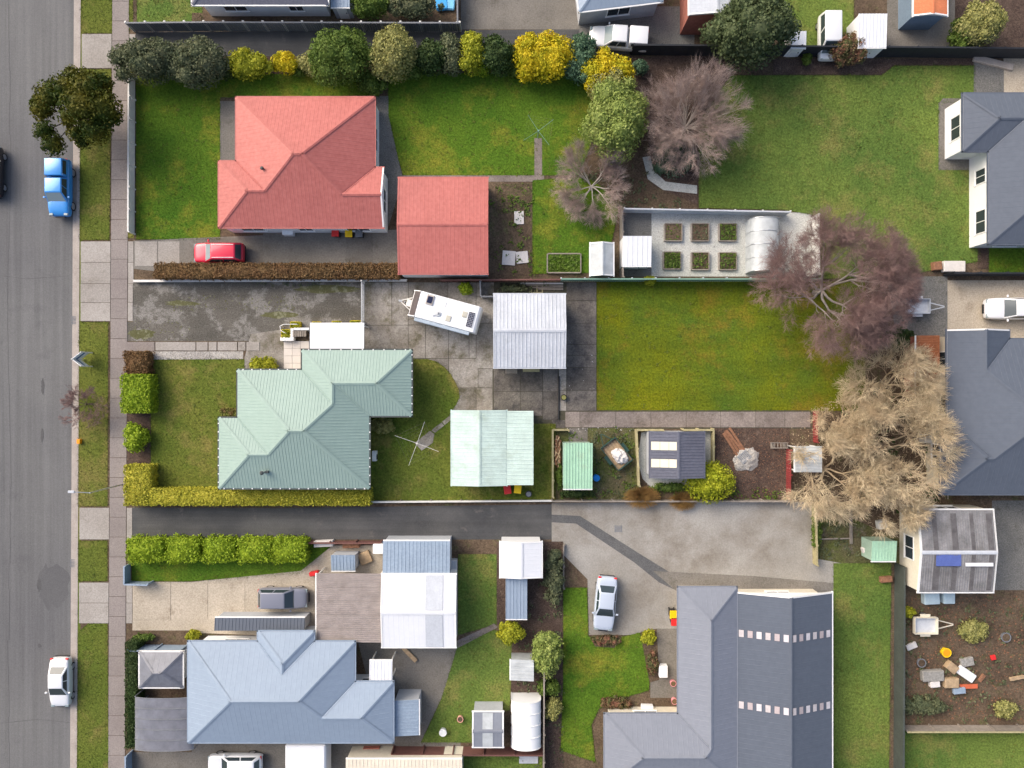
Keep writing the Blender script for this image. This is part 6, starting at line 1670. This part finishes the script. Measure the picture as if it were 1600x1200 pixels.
weeds('low plants in the bed under the low bare tree',[(900,270),(1010,255),(1016,300),(1085,322),(968,330)],2.5,LF['olive'])
weeds('weeds in the yard below the tan trees',[(1275,790),(1410,850),(1405,878),(1275,870)],1.6,LF['olive'])
weeds('tufts of weed along the old driveway edge',rect(392,440,566,447),6,LF['olive'],.08,.05)
for k,(px,py,w,d,h_,mt,rz,lab) in enumerate(((1425,1010,.9,.5,.2,'offwhite',.4,'white scrap left of the yellow tub'),(1535,1060,.7,.3,.2,'rot_wood',.9,'brown log right of the junk heap'),(1590,1060,1.2,.3,.2,'wood',.2,'tan plank at the right edge of the brown yard'),(1512,1035,1.1,.7,.25,'stone',.2,'grey rubble pile behind the mattress'),(1553,1028,.4,.4,.2,'red',.2,'small red toy in the brown yard'),(1500,1080,1.0,.5,.3,'steel_blue',.1,'blue-grey box at the front of the junk heap'),(1330,815,.25,3.8,.15,'paling',.02,'long grey pole lying below the tan trees'),(1302,842,3.0,.12,.12,'paling',.02,'thin pole lying across the weedy strip'),(1380,820,.8,.7,.5,'white_wood',.2,'small white box under the tan tree'),(505,850,1.6,.5,.6,'offwhite',.05,'white clutter along the lane fence'),(548,852,1.4,.5,.5,'rot_wood',.03,'brown clutter along the lane fence'),(570,872,1.0,1.0,.3,'wood',.4,'timber offcuts beside the powder blue shed'),(640,1023,1.6,.35,.2,'wood',-.8,'timber offcut below the white garage'),(612,1178,1.8,.6,.5,'zinc',.02,'grey clutter behind the cream-roofed shed'),(580,1176,1.4,.7,.5,'brick',.03,'red-brown clutter behind the cream-roofed shed'))):
    box_thing('crate' if k%2 else 'board',lab,'clutter',px,py,GZ+.02,w,d,h_,M[mt],rz,.03)
# grates and crack sealing on the road
for py in (120,500,880):
    g = empty('drain_grate',P(kx(py)-4,py,.01)); tag(g,'iron drain grate at the kerb, '+{120:'topmost of three',500:'middle of three',880:'lowest of three'}[py],'grate')
    for k in range(6): MB().cbox(0,-.3+.12*k,0,.34,.05,.02).build('bar', M['grey_fence'], g)
    for sx_ in (-1,1): MB().cbox(sx_*.19,0,0,.04,.72,.02).build('frame', M['grey_fence'], g)
def crack(pts,w=.05):
    m = MB(); q = [P(x,y) for x,y in pts]
    for a,b in zip(q[:-1],q[1:]):
        n = 6
        for i in range(n):
            u = [a[0]+(b[0]-a[0])*(i+t_)/n for t_ in (0,1)]; v = [a[1]+(b[1]-a[1])*(i+t_)/n for t_ in (0,1)]
            j = R.uniform(-.06,.06); m.bar((u[0]+j,v[0],.001),(u[1]+j,v[1],.001),w*R.uniform(.5,1.2),.0045+R.uniform(0,.0004))
    o = m.build('crack_sealing', M['oil']); o['kind'] = 'structure'
crack([(14,-40),(16,260),(12,520),(17,760),(13,1000),(15,1240)],.035); crack([(0,430),(40,436),(108,431)],.03); crack([(0,1130),(60,1124),(110,1129)],.03)
